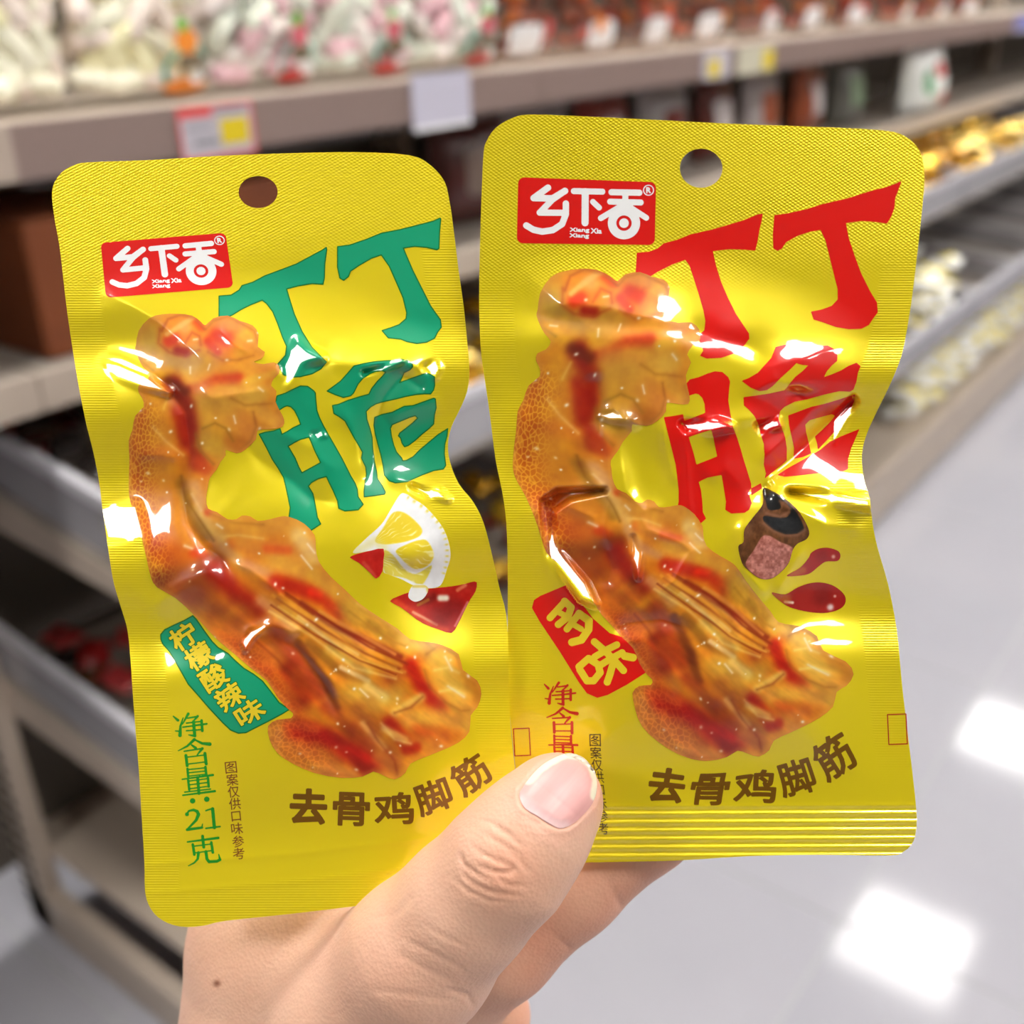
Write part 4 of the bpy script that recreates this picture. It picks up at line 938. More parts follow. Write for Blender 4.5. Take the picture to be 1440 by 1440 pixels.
# ---- lemon slice, chilli pieces, cinnamon, sauce drops
H_ = (470, 670, 0.17361); I_ = (1000, 670, 0.17361)
def picture(pr, name, poly, base, strokes, mottle=14, tex=None, lift=2.0, sm=4):
    S = catmull(poly, sm) if sm > 1 else poly
    def paint(x, y):
        c = np.tile(np.array(base, float), (len(x), 1))
        for pts, w, colr, a in strokes:
            k = a * soft(x, y, pts, w, 3.0); c = c * (1 - k[:, None]) + np.array(colr, float) * k[:, None]
        c += noise2(x, y, 9, 77, 3)[:, None] * mottle
        if tex: c = tex(x, y, c)
        return c
    return pr.put(name, lambda X, Y: poly_sdf(X, Y, [S]), bbox(S, 3), m_paint, lift, 0.8, paint=paint)
LEM = tr([(150, 620), (250, 510), (380, 390), (450, 280), (530, 150), (580, 140), (640, 180), (720, 230), (800, 310), (870, 400), (910, 480), (935, 570), (940, 660), (910, 760), (880, 850), (840, 895), (760, 905), (700, 880), (640, 880), (540, 830), (430, 790), (400, 770), (400, 690), (390, 600), (300, 600)], *H_)
SEG1 = tr([(330, 520), (400, 410), (460, 310), (510, 283), (570, 295), (640, 345), (700, 410), (712, 450), (680, 490), (590, 525), (480, 545), (400, 550)], *H_)
SEG2 = tr([(500, 600), (600, 545), (690, 515), (750, 520), (795, 590), (805, 650), (760, 720), (670, 750), (600, 720), (540, 660)], *H_)
SEG3 = tr([(400, 600), (480, 640), (560, 740), (660, 790), (790, 720), (740, 840), (690, 875), (560, 820), (410, 780)], *H_)
def lemon_tex(x, y, c):
    apex = tr([(230, 590)], *H_)[0]
    ang = np.arctan2(y - apex[1], x - apex[0])
    for poly, bc in ((SEG1, (236, 208, 40)), (SEG2, (238, 212, 36)), (SEG3, (222, 204, 70))):
        k = smoothstep(1.2, -1.2, poly_sdf(x, y, [catmull(poly, 4)]))
        fib = np.clip(np.sin(ang * 60 + 5 * noise2(x, y, 14, 12, 2)) - 0.55, 0, 1) * 1.6 * np.clip(noise2(x, y, 10, 19, 2) + 0.4, 0, 1)
        cc = np.array(bc, float) + fib[:, None] * np.array([20, 40, 170.])
        c = c * (1 - k[:, None]) + cc * k[:, None]
    tip = soft(x, y, tr([(150, 620), (330, 520), (400, 570)], *H_), 7, 2); c = c * (1 - 0.5 * tip[:, None]) + np.array([226, 214, 110.]) * 0.5 * tip[:, None]
    rim = catmull(tr([(590, 165), (700, 235), (800, 325), (870, 420), (905, 520), (915, 620), (905, 720), (880, 810)], *H_), 6, False)
    d, t = poly_dist(x, y, rim); dots = np.clip(np.sin(t * 2 * math.pi * 15), 0, 1) * np.exp(-((d - 0) / 2.6) ** 2)
    return c * (1 - 0.8 * dots[:, None]) + np.array([236, 214, 60.]) * 0.8 * dots[:, None]
picture(PL, 'lemon_slice_picture', LEM, (238, 238, 240), [], 7, lemon_tex)
picture(PL, 'chilli_picture', tr([(125, 655), (200, 625), (300, 600), (400, 585), (398, 680), (390, 770), (340, 828), (290, 780), (200, 700)], *H_), (200, 30, 20), [(tr([(240, 700), (330, 810)], *H_), 3, (226, 90, 70), 0.7), (tr([(330, 640)], *H_), 8, (176, 20, 14), 0.7)], 14, lift=2.6, sm=2)
picture(PL, 'chilli_picture', tr([(452, 1010), (520, 970), (620, 935), (770, 910), (950, 890), (1060, 870), (1110, 855), (1155, 857), (1145, 930), (1100, 1000), (1050, 1100), (1000, 1200), (950, 1268), (850, 1240), (720, 1190), (620, 1120), (540, 1060)], *H_), (192, 28, 16),
        [(tr([(500, 1020), (640, 1110), (760, 1190), (900, 1240)], *H_), 6, (226, 70, 26), 0.85), (tr([(640, 1100), (830, 1200)], *H_), 2.2, (240, 190, 150), 0.7), (tr([(880, 1120), (960, 1060)], *H_), 18, (136, 12, 8), 0.85), (tr([(700, 1010), (800, 980)], *H_), 8, (120, 16, 8), 0.8), (tr([(1060, 880), (1000, 920)], *H_), 3, (246, 160, 110), 0.7), (tr([(1080, 1020), (980, 1210)], *H_), 2.0, (236, 150, 150), 0.7),
         (tr([(860, 985), (905, 985)], *H_), 5, (244, 238, 216), 0.95), (tr([(680, 1040), (760, 1000)], *H_), 2.5, (200, 150, 40), 0.6)], 14, lift=2.6, sm=2)
picture(PL, 'lemon_drop_picture', tr([(600, 960), (630, 890), (690, 870), (750, 890), (760, 930), (720, 990), (660, 1015), (615, 995)], *H_), (240, 240, 238), [(tr([(640, 890), (750, 890), (765, 940)], *H_), 2.2, (232, 206, 60), 0.7)], 6, lift=3.2)
CIN = tr([(420, 95), (500, 120), (600, 180), (700, 270), (770, 380), (795, 460), (770, 510), (700, 545), (660, 600), (630, 700), (560, 780), (480, 830), (390, 825), (300, 760), (250, 700), (220, 570), (262, 530), (270, 430), (340, 330), (420, 220)], *I_)
PINK = tr([(280, 700), (350, 590), (410, 490), (470, 480), (560, 530), (660, 580), (640, 680), (560, 780), (480, 828), (400, 825), (320, 770)], *I_)
BLK1 = tr([(425, 105), (520, 140), (600, 195), (560, 210), (560, 260), (470, 270), (445, 210)], *I_)
BLK2 = tr([(430, 320), (520, 330), (610, 330), (640, 280), (620, 215), (690, 290), (740, 380), (750, 440), (690, 465), (600, 470), (500, 430), (430, 370)], *I_)
def cin_tex(x, y, c):
    w = noise2(x * 1.4, y * 0.8, 7, 91, 3)
    c = c + w[:, None] * np.array([34, 26, 20])
    for poly, bc, am in ((PINK, (196, 122, 108), 44), (BLK1, (16, 16, 16), 6), (BLK2, (22, 24, 26), 10)):
        k = smoothstep(1.0, -1.0, poly_sdf(x, y, [catmull(poly, 4)]))
        n = noise2(x, y, 4.2, 93, 2)
        c = c * (1 - k[:, None]) + (np.array(bc, float) + n[:, None] * am) * k[:, None]
    for pts in ([(430, 380), (500, 440), (600, 480), (700, 475), (760, 430)], [(450, 300), (560, 325), (630, 290)], [(560, 200), (640, 260)]):
        k = 0.75 * soft(x, y, tr(pts, *I_), 2.6); c = c * (1 - k[:, None]) + np.array([142, 96, 70.]) * k[:, None]
    return c
picture(PR, 'cinnamon_picture', CIN, (104, 62, 30), [], 10, cin_tex, lift=2.2)
picture(PR, 'sauce_drop_picture', tr([(610, 805), (720, 740), (790, 660), (810, 620), (870, 585), (950, 578), (1030, 605), (1047, 650), (1020, 685), (930, 690), (870, 730), (800, 785), (720, 803)], *I_), (182, 24, 14), [(tr([(990, 650)], *I_), 3, (248, 190, 170), 0.9), (tr([(640, 800), (740, 760)], *I_), 6, (214, 120, 30), 0.7), (tr([(900, 640)], *I_), 10, (140, 12, 8), 0.6)], 6)
picture(PR, 'sauce_drop_picture', tr([(490, 940), (600, 955), (700, 900), (800, 865), (900, 860), (1000, 890), (1080, 960), (1085, 1030), (1030, 1080), (920, 1105), (780, 1095), (640, 1060), (560, 1010)], *I_), (168, 22, 12), [(tr([(965, 1058)], *I_), 5, (240, 228, 226), 0.95), (tr([(1002, 970)], *I_), 2.2, (236, 190, 180), 0.9), (tr([(600, 1015), (660, 1022)], *I_), 2.2, (255, 240, 230), 0.9), (tr([(500, 950), (600, 990)], *I_), 9, (190, 110, 24), 0.7), (tr([(900, 980)], *I_), 14, (120, 8, 6), 0.6)], 6)

# ---- flavour badges
D_ = (210, 860, 0.13889)
FBL = tr([(112, 285), (108, 232), (150, 180), (230, 140), (350, 85), (440, 35), (480, 75), (560, 190), (640, 300), (700, 360), (800, 420), (870, 490), (960, 570), (1060, 630), (1150, 700), (1230, 800), (1320, 920), (1430, 990), (1350, 1040), (1200, 1120), (1060, 1190), (980, 1232), (900, 1238), (820, 1205), (740, 1130), (600, 980), (480, 840), (390, 740), (300, 580), (200, 410), (130, 330)], *D_)
fb = PL.put('flavour_badge', lambda X, Y: poly_sdf(X, Y, [FBL]), bbox(FBL), m_green, 1.0)
PL.put('badge_fill', lambda X, Y: poly_sdf(X, Y, [FBL]) + 1.8, bbox(FBL), m_teal, 1.4, parent=fb)
for ch, cx, cy, w, h in (('柠', 345, 255, 270, 235), ('檬', 500, 452, 270, 240), ('酸', 650, 665, 270, 240), ('辣', 812, 860, 280, 235), ('味', 1015, 1020, 290, 220)):
    x, y = tr([(cx, cy)], *D_)[0]; w *= D_[2] * 0.97; h *= D_[2] * 0.97
    PL.put('badge_character_outline', lambda X, Y: glyph_sdf(X, Y, ch, x, y, w, h, -33, 2.2), (x - 28, y - 28, x + 28, y + 28), m_green, 1.8, 0.6, fb)
    PL.put('badge_character', lambda X, Y: glyph_sdf(X, Y, ch, x, y, w, h, -33, 0.95), (x - 28, y - 28, x + 28, y + 28), m_letter_yellow, 2.2, 0.6, fb)
E_ = (700, 800, 0.29155)
FBR = tr([(165, 188), (175, 150), (205, 130), (330, 78), (400, 160), (460, 240), (540, 310), (620, 335), (665, 365), (690, 420), (730, 490), (620, 560), (530, 608), (480, 622), (430, 600), (390, 545), (300, 400), (200, 250)], *E_)
fb2 = PR.put('flavour_badge', lambda X, Y: poly_sdf(X, Y, [FBR]), bbox(FBR), m_red, 1.0)
DUO = [([(322, 160), (252, 236)], 24), ([(322, 156), (354, 186), (338, 232), (292, 268)], 25), ([(292, 208), (318, 222)], 20), ([(392, 216), (334, 290)], 24), ([(392, 216), (440, 250), (438, 292), (404, 342), (358, 354)], 27), ([(368, 270), (402, 290)], 20)]
WEI = [([(392, 472), (438, 432), (484, 462), (494, 500), (462, 540), (430, 540), (396, 486)], 25), ([(466, 352), (520, 398), (572, 452), (606, 490)], 25), ([(468, 424), (522, 392), (574, 366)], 24), ([(486, 470), (540, 436), (600, 404)], 24), ([(552, 470), (540, 512), (528, 546)], 25), ([(612, 420), (652, 428)], 27), ([(590, 470), (560, 452)], 22)]
for st in (DUO, WEI):
    sts = [(tr(p, *E_), w * E_[2] * 1.38) for p, w in st]
    PR.put('badge_character', lambda X, Y: stroke_sdf(X, Y, sts), bbox(sum([list(s[0]) for s in sts], []), 8), m_letter_yellow, 1.8, 0.7, fb2)

# ---- net weight, small print, product name
F_ = (230, 980, 0.18056)
NET = [
    [([(75, 150), (112, 182)], 5, 18), ([(152, 162), (132, 228), (128, 300)], 4, 24), ([(92, 265), (125, 268)], 5, 9), ([(192, 132), (148, 212)], 18, 4), ([(186, 166), (266, 152)], 7, 10), ([(266, 150), (226, 196)], 15, 5), ([(178, 204), (300, 190)], 7), ([(150, 236), (336, 210)], 7, 11), ([(178, 264), (300, 254)], 7), ([(296, 184), (302, 264)], 17), ([(234, 192), (242, 296)], 20), ([(244, 304), (196, 296)], 18, 4)],
    [([(240, 332), (184, 384), (114, 420)], 20, 4), ([(240, 332), (300, 362), (360, 368)], 8, 24), ([(218, 374), (250, 398)], 8, 18), ([(160, 424), (300, 402)], 7, 9), ([(302, 402), (262, 452)], 18, 6), ([(174, 456), (184, 536)], 19), ([(322, 440), (332, 522)], 20), ([(180, 470), (325, 452)], 6), ([(184, 524), (330, 506)], 6)],
    [([(186, 560), (192, 622)], 15), ([(326, 546), (334, 612)], 16), ([(190, 566), (326, 552)], 6), ([(190, 592), (330, 577)], 6), ([(190, 618), (332, 602)], 6), ([(145, 642), (385, 608)], 7, 13), ([(192, 650), (200, 722)], 15), ([(346, 630), (352, 698)], 16), ([(266, 636), (276, 752)], 19), ([(196, 656), (346, 636)], 6), ([(196, 686), (348, 666)], 6), ([(200, 716), (350, 696)], 6), ([(165, 742), (366, 718)], 7), ([(150, 766), (400, 734)], 8, 14)],
    [([(226, 810), (227, 810)], 37), ([(336, 797), (337, 797)], 37)],
    [([(182, 914), (183, 914)], 26), ([(180, 912), (198, 888), (234, 880), (262, 892), (272, 916)], 8, 24), ([(272, 916), (254, 960), (216, 1000), (180, 1036)], 24, 8), ([(184, 1034), (300, 1018)], 18, 15), ([(298, 1018), (304, 990)], 8, 4)],
    [([(382, 872), (396, 1018)], 22), ([(330, 886), (382, 868)], 8), ([(330, 1024), (440, 1010)], 9)],
    [([(186, 1130), (426, 1098)], 8, 16), ([(304, 1085), (313, 1170)], 19), ([(228, 1150), (240, 1228)], 17), ([(372, 1134), (384, 1212)], 17), ([(230, 1164), (375, 1145)], 6), ([(240, 1216), (384, 1196)], 6), ([(272, 1214), (266, 1262), (240, 1292), (194, 1316)], 20, 4), ([(330, 1206), (338, 1262), (354, 1284), (416, 1280), (440, 1268)], 20, 18), ([(440, 1268), (430, 1226)], 16, 4)]]
def text_run(pr, mapf, inv_boxes, name, m):
    for k, st in enumerate(NET):
        sts = [(tr(s[0], *F_),) + tuple(w * F_[2] + 0.75 for w in s[1:]) for s in st]
        bb = bbox(sum([list(s[0]) for s in sts], []), 6)
        if inv_boxes: bb = inv_boxes(bb)
        pr.put(name, lambda X, Y: stroke_sdf(*mapf(X, Y), sts), bb, m, 1.0, 0.6)
text_run(PL, ident, None, 'net_weight_character', m_netgreen)
L2Rf = tps_fit([a for a, b in L2R], [b for a, b in L2R])
def box_r(bb):
    x, y = L2Rf(np.array([bb[0], bb[2], bb[0], bb[2]], float), np.array([bb[1], bb[1], bb[3], bb[3]], float))
    return (x.min() - 4, y.min() - 4, x.max() + 4, y.max() + 4)
text_run(PR, R2L, box_r, 'net_weight_character', m_netred)
SMALL = (('图', 525, 550), ('案', 535, 645), ('仅', 545, 738), ('供', 555, 832), ('口', 565, 930), ('味', 572, 1025), ('参', 580, 1125), ('考', 585, 1220))
G_ = (390, 1050, 0.22222)
NAME = (('去', 197, 378, 238, 228, 2, 2.1), ('骨', 468, 395, 236, 215, 2, 1.35), ('鸡', 738, 392, 252, 205, -3, 1.35), ('脚', 985, 316, 232, 208, -20, 1.2), ('筋', 1222, 178, 238, 218, -34, 1.15))
for pr, mapf, bf, ms in ((PL, ident, lambda b: b, m_small), (PR, R2L, box_r, m_smallbrown2)):
    for ch, cx, cy in SMALL:
        x, y = tr([(cx, cy)], *F_)[0]; s = 90 * F_[2]
        pr.put('small_print_character', lambda X, Y: glyph_sdf(*mapf(X, Y), ch, x, y, s * (0.8 if ch == '口' else 1), s * (0.85 if ch == '口' else 1), -6, 0.1), bf((x - 12, y - 12, x + 12, y + 12)), ms, 1.0, 0.5)
    for ch, cx, cy, w, h, rot, bold in NAME:
        x, y = tr([(cx, cy)], *G_)[0]
        pr.put('product_name_character', lambda X, Y: glyph_sdf(*mapf(X, Y), ch, x, y, w * G_[2] - 2 * bold, h * G_[2] - 2 * bold, rot, bold), bf((x - 34, y - 34, x + 34, y + 34)), m_brown, 1.0, 0.7)
for x0, y0, x1, y1 in ((722, 1025, 744, 1062), (1248, 1005, 1274, 1046)):
    PR.put('print_box', lambda X, Y: np.abs(poly_sdf(X, Y, [[(x0, y0), (x1, y0 - 1), (x1 + 2, y1), (x0 + 2, y1 + 1)]])) - 0.75, (x0 - 4, y0 - 4, x1 + 6, y1 + 5), m_darkred, 1.0, 0.5)

# ================================================================== the hand that holds the packets
def camP(px, py, d):
    return np.array([(px - 720) / FPX * d, (720 - py) / FPX * d, -d])
def cone(pts):
    """round cones through (px, py, depth, radius in px)"""
    J = [(camP(x, y, d), r * d / FPX) for x, y, d, r in pts]
    return list(zip(J[:-1], J[1:]))
PALM = cone([(300, 1900, 0.275, 190), (400, 1620, 0.245, 185), (462, 1430, 0.232, 196), (448, 1335, 0.2305, 182)]) + \
    cone([(440, 1500, 0.224, 150), (500, 1425, 0.209, 122), (590, 1340, 0.1955, 104), (655, 1272, 0.190, 90), (712, 1213, 0.1862, 86), (752, 1165, 0.1868, 75), (782, 1126, 0.1880, 66)])
INDEX = cone([(520, 1450, 0.232, 110), (620, 1385, 0.226, 92), (702, 1325, 0.2150, 78), (800, 1240, 0.2125, 73), (905, 1150, 0.2120, 72), (965, 1088, 0.2135, 60)])
MIDDLE = cone([(520, 1540, 0.240, 95), (610, 1480, 0.236, 76), (686, 1428, 0.2315, 60)])
RING = cone([(520, 1610, 0.244, 95), (610, 1560, 0.240, 76), (690, 1510, 0.2350, 60)])
def rcone(Q, ja, jb):
    (a, ra), (b, rb) = ja, jb
    d = b - a; L2 = (d * d).sum()
    t = np.clip(((Q - a.astype(Q.dtype)) @ d.astype(Q.dtype)) / L2, 0, 1)
    return np.sqrt(((Q - a.astype(Q.dtype) - t[..., None] * d.astype(Q.dtype)) ** 2).sum(-1)) - (ra + (rb - ra) * t)
def smin(a, b, k):
    h = np.clip(0.5 + 0.5 * (b - a) / k, 0, 1); return b + (a - b) * h - k * h * (1 - h)
def hand_sdf(Q):
    D = None
    for seg in PALM:
        d = rcone(Q, *seg); D = d if D is None else smin(D, d, 0.004)
    for chain, k in ((INDEX, 0.0016), (MIDDLE, 0.0010), (RING, 0.0010)):
        F = None
        for seg in chain:
            d = rcone(Q, *seg); F = d if F is None else smin(F, d, 0.003)
        D = smin(D, F, k)
    return D
def surface_net(f, lo, hi, h):
    ax = [np.arange(lo[i], hi[i] + h, h, dtype=np.float32) for i in range(3)]
    S = np.empty([len(a) for a in ax], np.float32)
    for i, x in enumerate(ax[0]):
        Y, Z = np.meshgrid(ax[1], ax[2], indexing='ij')
        S[i] = f(np.stack([np.full_like(Y, x), Y, Z], -1))
    ins = S < 0
    c = sum(ins[i:S.shape[0] - 1 + i, j:S.shape[1] - 1 + j, k:S.shape[2] - 1 + k].astype(np.int8) for i in (0, 1) for j in (0, 1) for k in (0, 1))
    act = (c > 0) & (c < 8); idx = -np.ones(act.shape, np.int64); idx[act] = np.arange(act.sum())
    ii, jj, kk = np.nonzero(act)
    V = np.stack([ax[0][ii] + h / 2, ax[1][jj] + h / 2, ax[2][kk] + h / 2], 1)
    quads = []
    for a in range(3):
        b, c_ = (a + 1) % 3, (a + 2) % 3
        s0 = [slice(None)] * 3; s1 = [slice(None)] * 3; s0[a] = slice(0, -1); s1[a] = slice(1, None)
        ch = ins[tuple(s0)] != ins[tuple(s1)]
        e = np.stack(np.nonzero(ch), 1)
        ok = (e[:, b] > 0) & (e[:, c_] > 0) & (e[:, b] < S.shape[b] - 1) & (e[:, c_] < S.shape[c_] - 1); e = e[ok]
        flip = ins[e[:, 0], e[:, 1], e[:, 2]]
        def cell(db, dc):
            q = e.copy(); q[:, b] -= db; q[:, c_] -= dc; return idx[q[:, 0], q[:, 1], q[:, 2]]
        q = np.stack([cell(1, 1), cell(0, 1), cell(0, 0), cell(1, 0)], 1)
        quads.append(np.where(flip[:, None], q, q[:, ::-1]))
    Q = np.concatenate(quads); Q = Q[(Q >= 0).all(1)]
    return V, Q
def grad(f, V, e=1e-4):
    g = np.stack([f(V + np.eye(3)[i] * e) - f(V - np.eye(3)[i] * e) for i in range(3)], 1) / (2 * e)
    return g
def settle(V, n=3):
    for _ in range(n):
        g = grad(hand_sdf, V); V = V - hand_sdf(V)[:, None] * g / np.maximum((g * g).sum(1, keepdims=True), 0.2)
    return V
V0, Q0 = surface_net(hand_sdf, (-0.098, -0.166, -0.274), (0.048, -0.038, -0.166), 0.0009)
V0 = settle(V0.astype(np.float64), 2)
def subdivide(V, Q):
    n = len(V); E = np.concatenate([Q[:, [0, 1]], Q[:, [1, 2]], Q[:, [2, 3]], Q[:, [3, 0]]])
    key = np.sort(E, 1); ky = key[:, 0] * n + key[:, 1]; _, ix, inv = np.unique(ky, return_index=True, return_inverse=True)
    m = len(Q); e = n + inv.reshape(4, m); f = n + len(ix) + np.arange(m)
    V2 = np.concatenate([V, (V[E[ix, 0]] + V[E[ix, 1]]) / 2, V[Q].mean(1)])
    return V2, np.concatenate([np.stack([Q[:, k], e[k], f, e[(k + 3) % 4]], 1) for k in range(4)])
V1, Q1 = subdivide(V0, Q0)
V1 = settle(V1, 1)
N1 = grad(hand_sdf, V1); N1 /= np.linalg.norm(N1, axis=1, keepdims=True)
hx = 720 + V1[:, 0] / -V1[:, 2] * FPX; hy = 720 - V1[:, 1] / -V1[:, 2] * FPX
front = smoothstep(-0.05, 0.35, -(N1 * (V1 / np.linalg.norm(V1, axis=1, keepdims=True))).sum(1))
thumb = front * smoothstep(0.206, 0.201, -V1[:, 2])
K_ = (220, 1020, 0.52778)
disp = np.zeros(len(V1))
# knuckle folds of the thumb joint
for pts, a, w in (([(806, 330), (818, 372), (856, 398), (905, 418)], -0.30, 3.4), ([(828, 308), (868, 342), (905, 360), (945, 372), (962, 402)], -0.26, 3.2), ([(846, 366), (890, 388), (932, 394), (962, 380)], -0.34, 3.6),
                  ([(800, 372), (832, 412), (880, 440), (940, 452), (985, 452)], -0.26, 3.4), ([(918, 332), (968, 362), (1002, 402)], -0.20, 3.0), ([(890, 262), (940, 292), (985, 335)], -0.20, 3.0), ([(868, 288), (930, 322), (992, 362)], -0.22, 3.0),
                  ([(780, 395), (830, 440), (890, 468), (960, 470)], -0.18, 3.0), ([(850, 250), (900, 262), (955, 300)], -0.14, 2.8), ([(900, 400), (940, 425), (990, 430)], -0.22, 3.0), ([(975, 230), (1010, 258), (1060, 272)], -0.20, 3.4),
                  ([(640, 560), (720, 600), (800, 640), (845, 680)], -0.10, 4), ([(620, 600), (720, 650), (820, 700)], -0.10, 4), ([(560, 520), (640, 500), (700, 440)], -0.12, 6), ([(700, 520), (760, 560), (850, 600)], -0.08, 4),
                  ([(540, 700), (700, 720), (830, 740)], -0.10, 5), ([(760, 700), (830, 720), (850, 760)], -0.2, 4)):
    disp += gauss_ridge(hx, hy, tr(pts, *K_), a * 1.5, w, 1.5, 0.25) * thumb
u_ = (hx * 0.70 - hy * 0.71); v_ = (hx * 0.71 + hy * 0.70)
kn = blob(hx, hy, 705, 1225, 75, 60, 1.0)
disp += thumb * kn * (0.06 * noise2(u_ * 0.45, v_, 8, 61, 2) + 0.25)
disp += front * 0.035 * noise2(u_ * 0.35, v_, 9, 63, 2)
# finger creases, web fold
disp += gauss_ridge(hx, hy, [(845, 1218), (862, 1255), (880, 1285)], -0.5, 6, 1.4) * (1 - thumb) * front
disp += gauss_ridge(hx, hy, [(770, 1300), (790, 1325), (805, 1338)], -0.35, 5, 1.4) * (1 - thumb) * front
# nail bed sinks a little
NAIL = tr([(105, 1096), (120, 1058), (170, 992), (232, 936), (330, 893), (400, 904), (450, 950), (475, 1020), (470, 1090), (440, 1152), (370, 1222), (310, 1250), (270, 1240), (190, 1192), (130, 1152)], 700, 800, 0.29155)
NAIL_S = catmull(NAIL, 4)
nd = poly_sdf(hx, hy, [NAIL_S])
disp += thumb * np.where(nd < 14, -0.55 * smoothstep(4, -3, nd) + 0.22 * np.exp(-((nd - 5) / 5.0) ** 2), 0)
V1 = V1 + N1 * disp[:, None] * 0.001
Wd = V1 @ ROT.T + CAM
hand = empty('hand', tuple(P(np.array(430.), np.array(1560.), np.array(0.245))))
tag(hand, 'bare hand gripping both yellow packets with the thumb in front', 'hand')
hme = npmesh('skin', Wd - np.array(hand.location), None, Q1)
# skin tone: warmer over the knuckle and the finger pads, a small mole
c = np.tile(np.array([224., 178., 152.]), (len(V1), 1)) + noise2(hx, hy, 90, 71, 3)[:, None] * np.array([6, 9, 9])
k = 0.55 * blob(hx, hy, 712, 1225, 60, 50, 1) * thumb; c += k[:, None] * (np.array([206, 140, 112]) - c)
k = 0.35 * smoothstep(40, 0, nd) * thumb; c += k[:, None] * (np.array([232, 168, 150]) - c)
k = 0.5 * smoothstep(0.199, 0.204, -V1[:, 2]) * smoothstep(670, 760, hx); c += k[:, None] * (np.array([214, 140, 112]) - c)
k = 0.25 * blob(hx, hy, 560, 1370, 120, 70, 1); c += k[:, None] * (np.array([236, 176, 150]) - c)
k = 0.9 * np.exp(-((hx - 305) ** 2 + ((hy - 1383) * 1.1) ** 2) / 22.0) * front; c += k[:, None] * (np.array([110, 58, 38]) - c)
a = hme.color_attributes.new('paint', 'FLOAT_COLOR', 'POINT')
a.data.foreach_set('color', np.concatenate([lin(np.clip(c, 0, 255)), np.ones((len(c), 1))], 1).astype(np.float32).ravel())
def skin_material(name, rough, bump, sss=0.12, coat=0.0):
    m = bpy.data.materials.new(name); m.use_nodes = True; nt = m.node_tree; b = nt.nodes['Principled BSDF']
    at = nt.nodes.new('ShaderNodeAttribute'); at.attribute_name = 'paint'; nt.links.new(at.outputs['Color'], b.inputs['Base Color'])
    b.inputs['Roughness'].default_value = rough; b.inputs['Specular IOR Level'].default_value = 0.4
    b.inputs['Coat Weight'].default_value = coat; b.inputs['Coat Roughness'].default_value = 0.25
    b.inputs['Subsurface Weight'].default_value = sss; b.inputs['Subsurface Radius'].default_value = (1.0, 0.4, 0.25); b.inputs['Subsurface Scale'].default_value = 0.002
    if bump:
        tc = nt.nodes.new('ShaderNodeTexCoord'); v = nt.nodes.new('ShaderNodeTexVoronoi'); v.inputs['Scale'].default_value = 1500.0
        n = nt.nodes.new('ShaderNodeTexNoise'); n.inputs['Scale'].default_value = 700.0; n.inputs['Detail'].default_value = 4
        ad = nt.nodes.new('ShaderNodeMath'); ad.operation = 'ADD'
        nt.links.new(tc.outputs['Object'], v.inputs['Vector']); nt.links.new(tc.outputs['Object'], n.inputs['Vector'])
        nt.links.new(v.outputs['Distance'], ad.inputs[0]); nt.links.new(n.outputs['Fac'], ad.inputs[1])
        bp = nt.nodes.new('ShaderNodeBump'); bp.inputs['Strength'].default_value = bump; bp.inputs['Distance'].default_value = 0.00012
        nt.links.new(ad.outputs[0], bp.inputs['Height']); nt.links.new(bp.outputs['Normal'], b.inputs['Normal'])
    return m
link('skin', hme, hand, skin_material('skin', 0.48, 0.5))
# thumbnail: a curved plate lying on the thumb
xs = np.arange(726, 846, 1.5); ys = np.arange(1054, 1172, 1.5); X, Y = np.meshgrid(xs, ys)
p, q, t = msquares(poly_sdf(X, Y, [NAIL_S]), xs, ys)
rd = np.stack([(p[:, 0] - 720) / FPX, (720 - p[:, 1]) / FPX, -np.ones(len(p))], 1)
lo = np.full(len(p), 0.165); hi = np.full(len(p), 0.186)
dd = lo.copy()
for _ in range(40):
    dd = dd + np.clip(hand_sdf(rd * dd[:, None]), -0.001, 0.002) * 0.7
g = grad(hand_sdf, rd * dd[:, None]); g /= np.linalg.norm(g, axis=1, keepdims=True)
dd = np.minimum(dd, 0.1868)
sdn = -poly_sdf(p[:, 0], p[:, 1], [NAIL_S])
ax_ = ((p[:, 0] - 740) * 0.62 - (p[:, 1] - 1150) * 0.78)          # runs from the root to the free edge
lift = 0.00012 + 0.00028 * smoothstep(0, 14, sdn) * smoothstep(-30, 30, ax_)
Vn = rd * dd[:, None] + g * lift[:, None]
Wn = Vn @ ROT.T + CAM; Gn = g @ ROT.T
n_ = len(p)
E2 = np.concatenate([q[:, [0, 1]], q[:, [1, 2]], q[:, [2, 3]], q[:, [3, 0]], t[:, [0, 1]], t[:, [1, 2]], t[:, [2, 0]]])
ky = np.sort(E2, 1); ky = ky[:, 0] * (n_ + 1) + ky[:, 1]; _, ix, cn = np.unique(ky, return_index=True, return_counts=True); Bn = E2[ix[cn == 1]]
rq = np.stack([Bn[:, 0], Bn[:, 1], Bn[:, 1] + n_, Bn[:, 0] + n_], 1)
nme = npmesh('thumbnail', np.concatenate([Wn, Wn - Gn * 0.0007]) - np.array(hand.location), np.concatenate([t[:, ::-1], t + n_]), np.concatenate([q[:, ::-1], q + n_, rq]))
cN = np.tile(np.array([226., 168., 164.]), (n_, 1))
tipd, _t = poly_dist(p[:, 0], p[:, 1], tr([(150, 1010), (232, 936), (330, 893), (400, 904), (450, 950), (475, 1020), (472, 1090)], 700, 800, 0.29155))
kf = smoothstep(11, 6, tipd + 2 * noise2(p[:, 0], p[:, 1], 12, 81, 2)); cN += kf[:, None] * (np.array([240., 230., 208.]) - cN)
lun, _t = poly_dist(p[:, 0], p[:, 1], tr([(120, 1130), (190, 1192), (270, 1240), (320, 1248)], 700, 800, 0.29155))
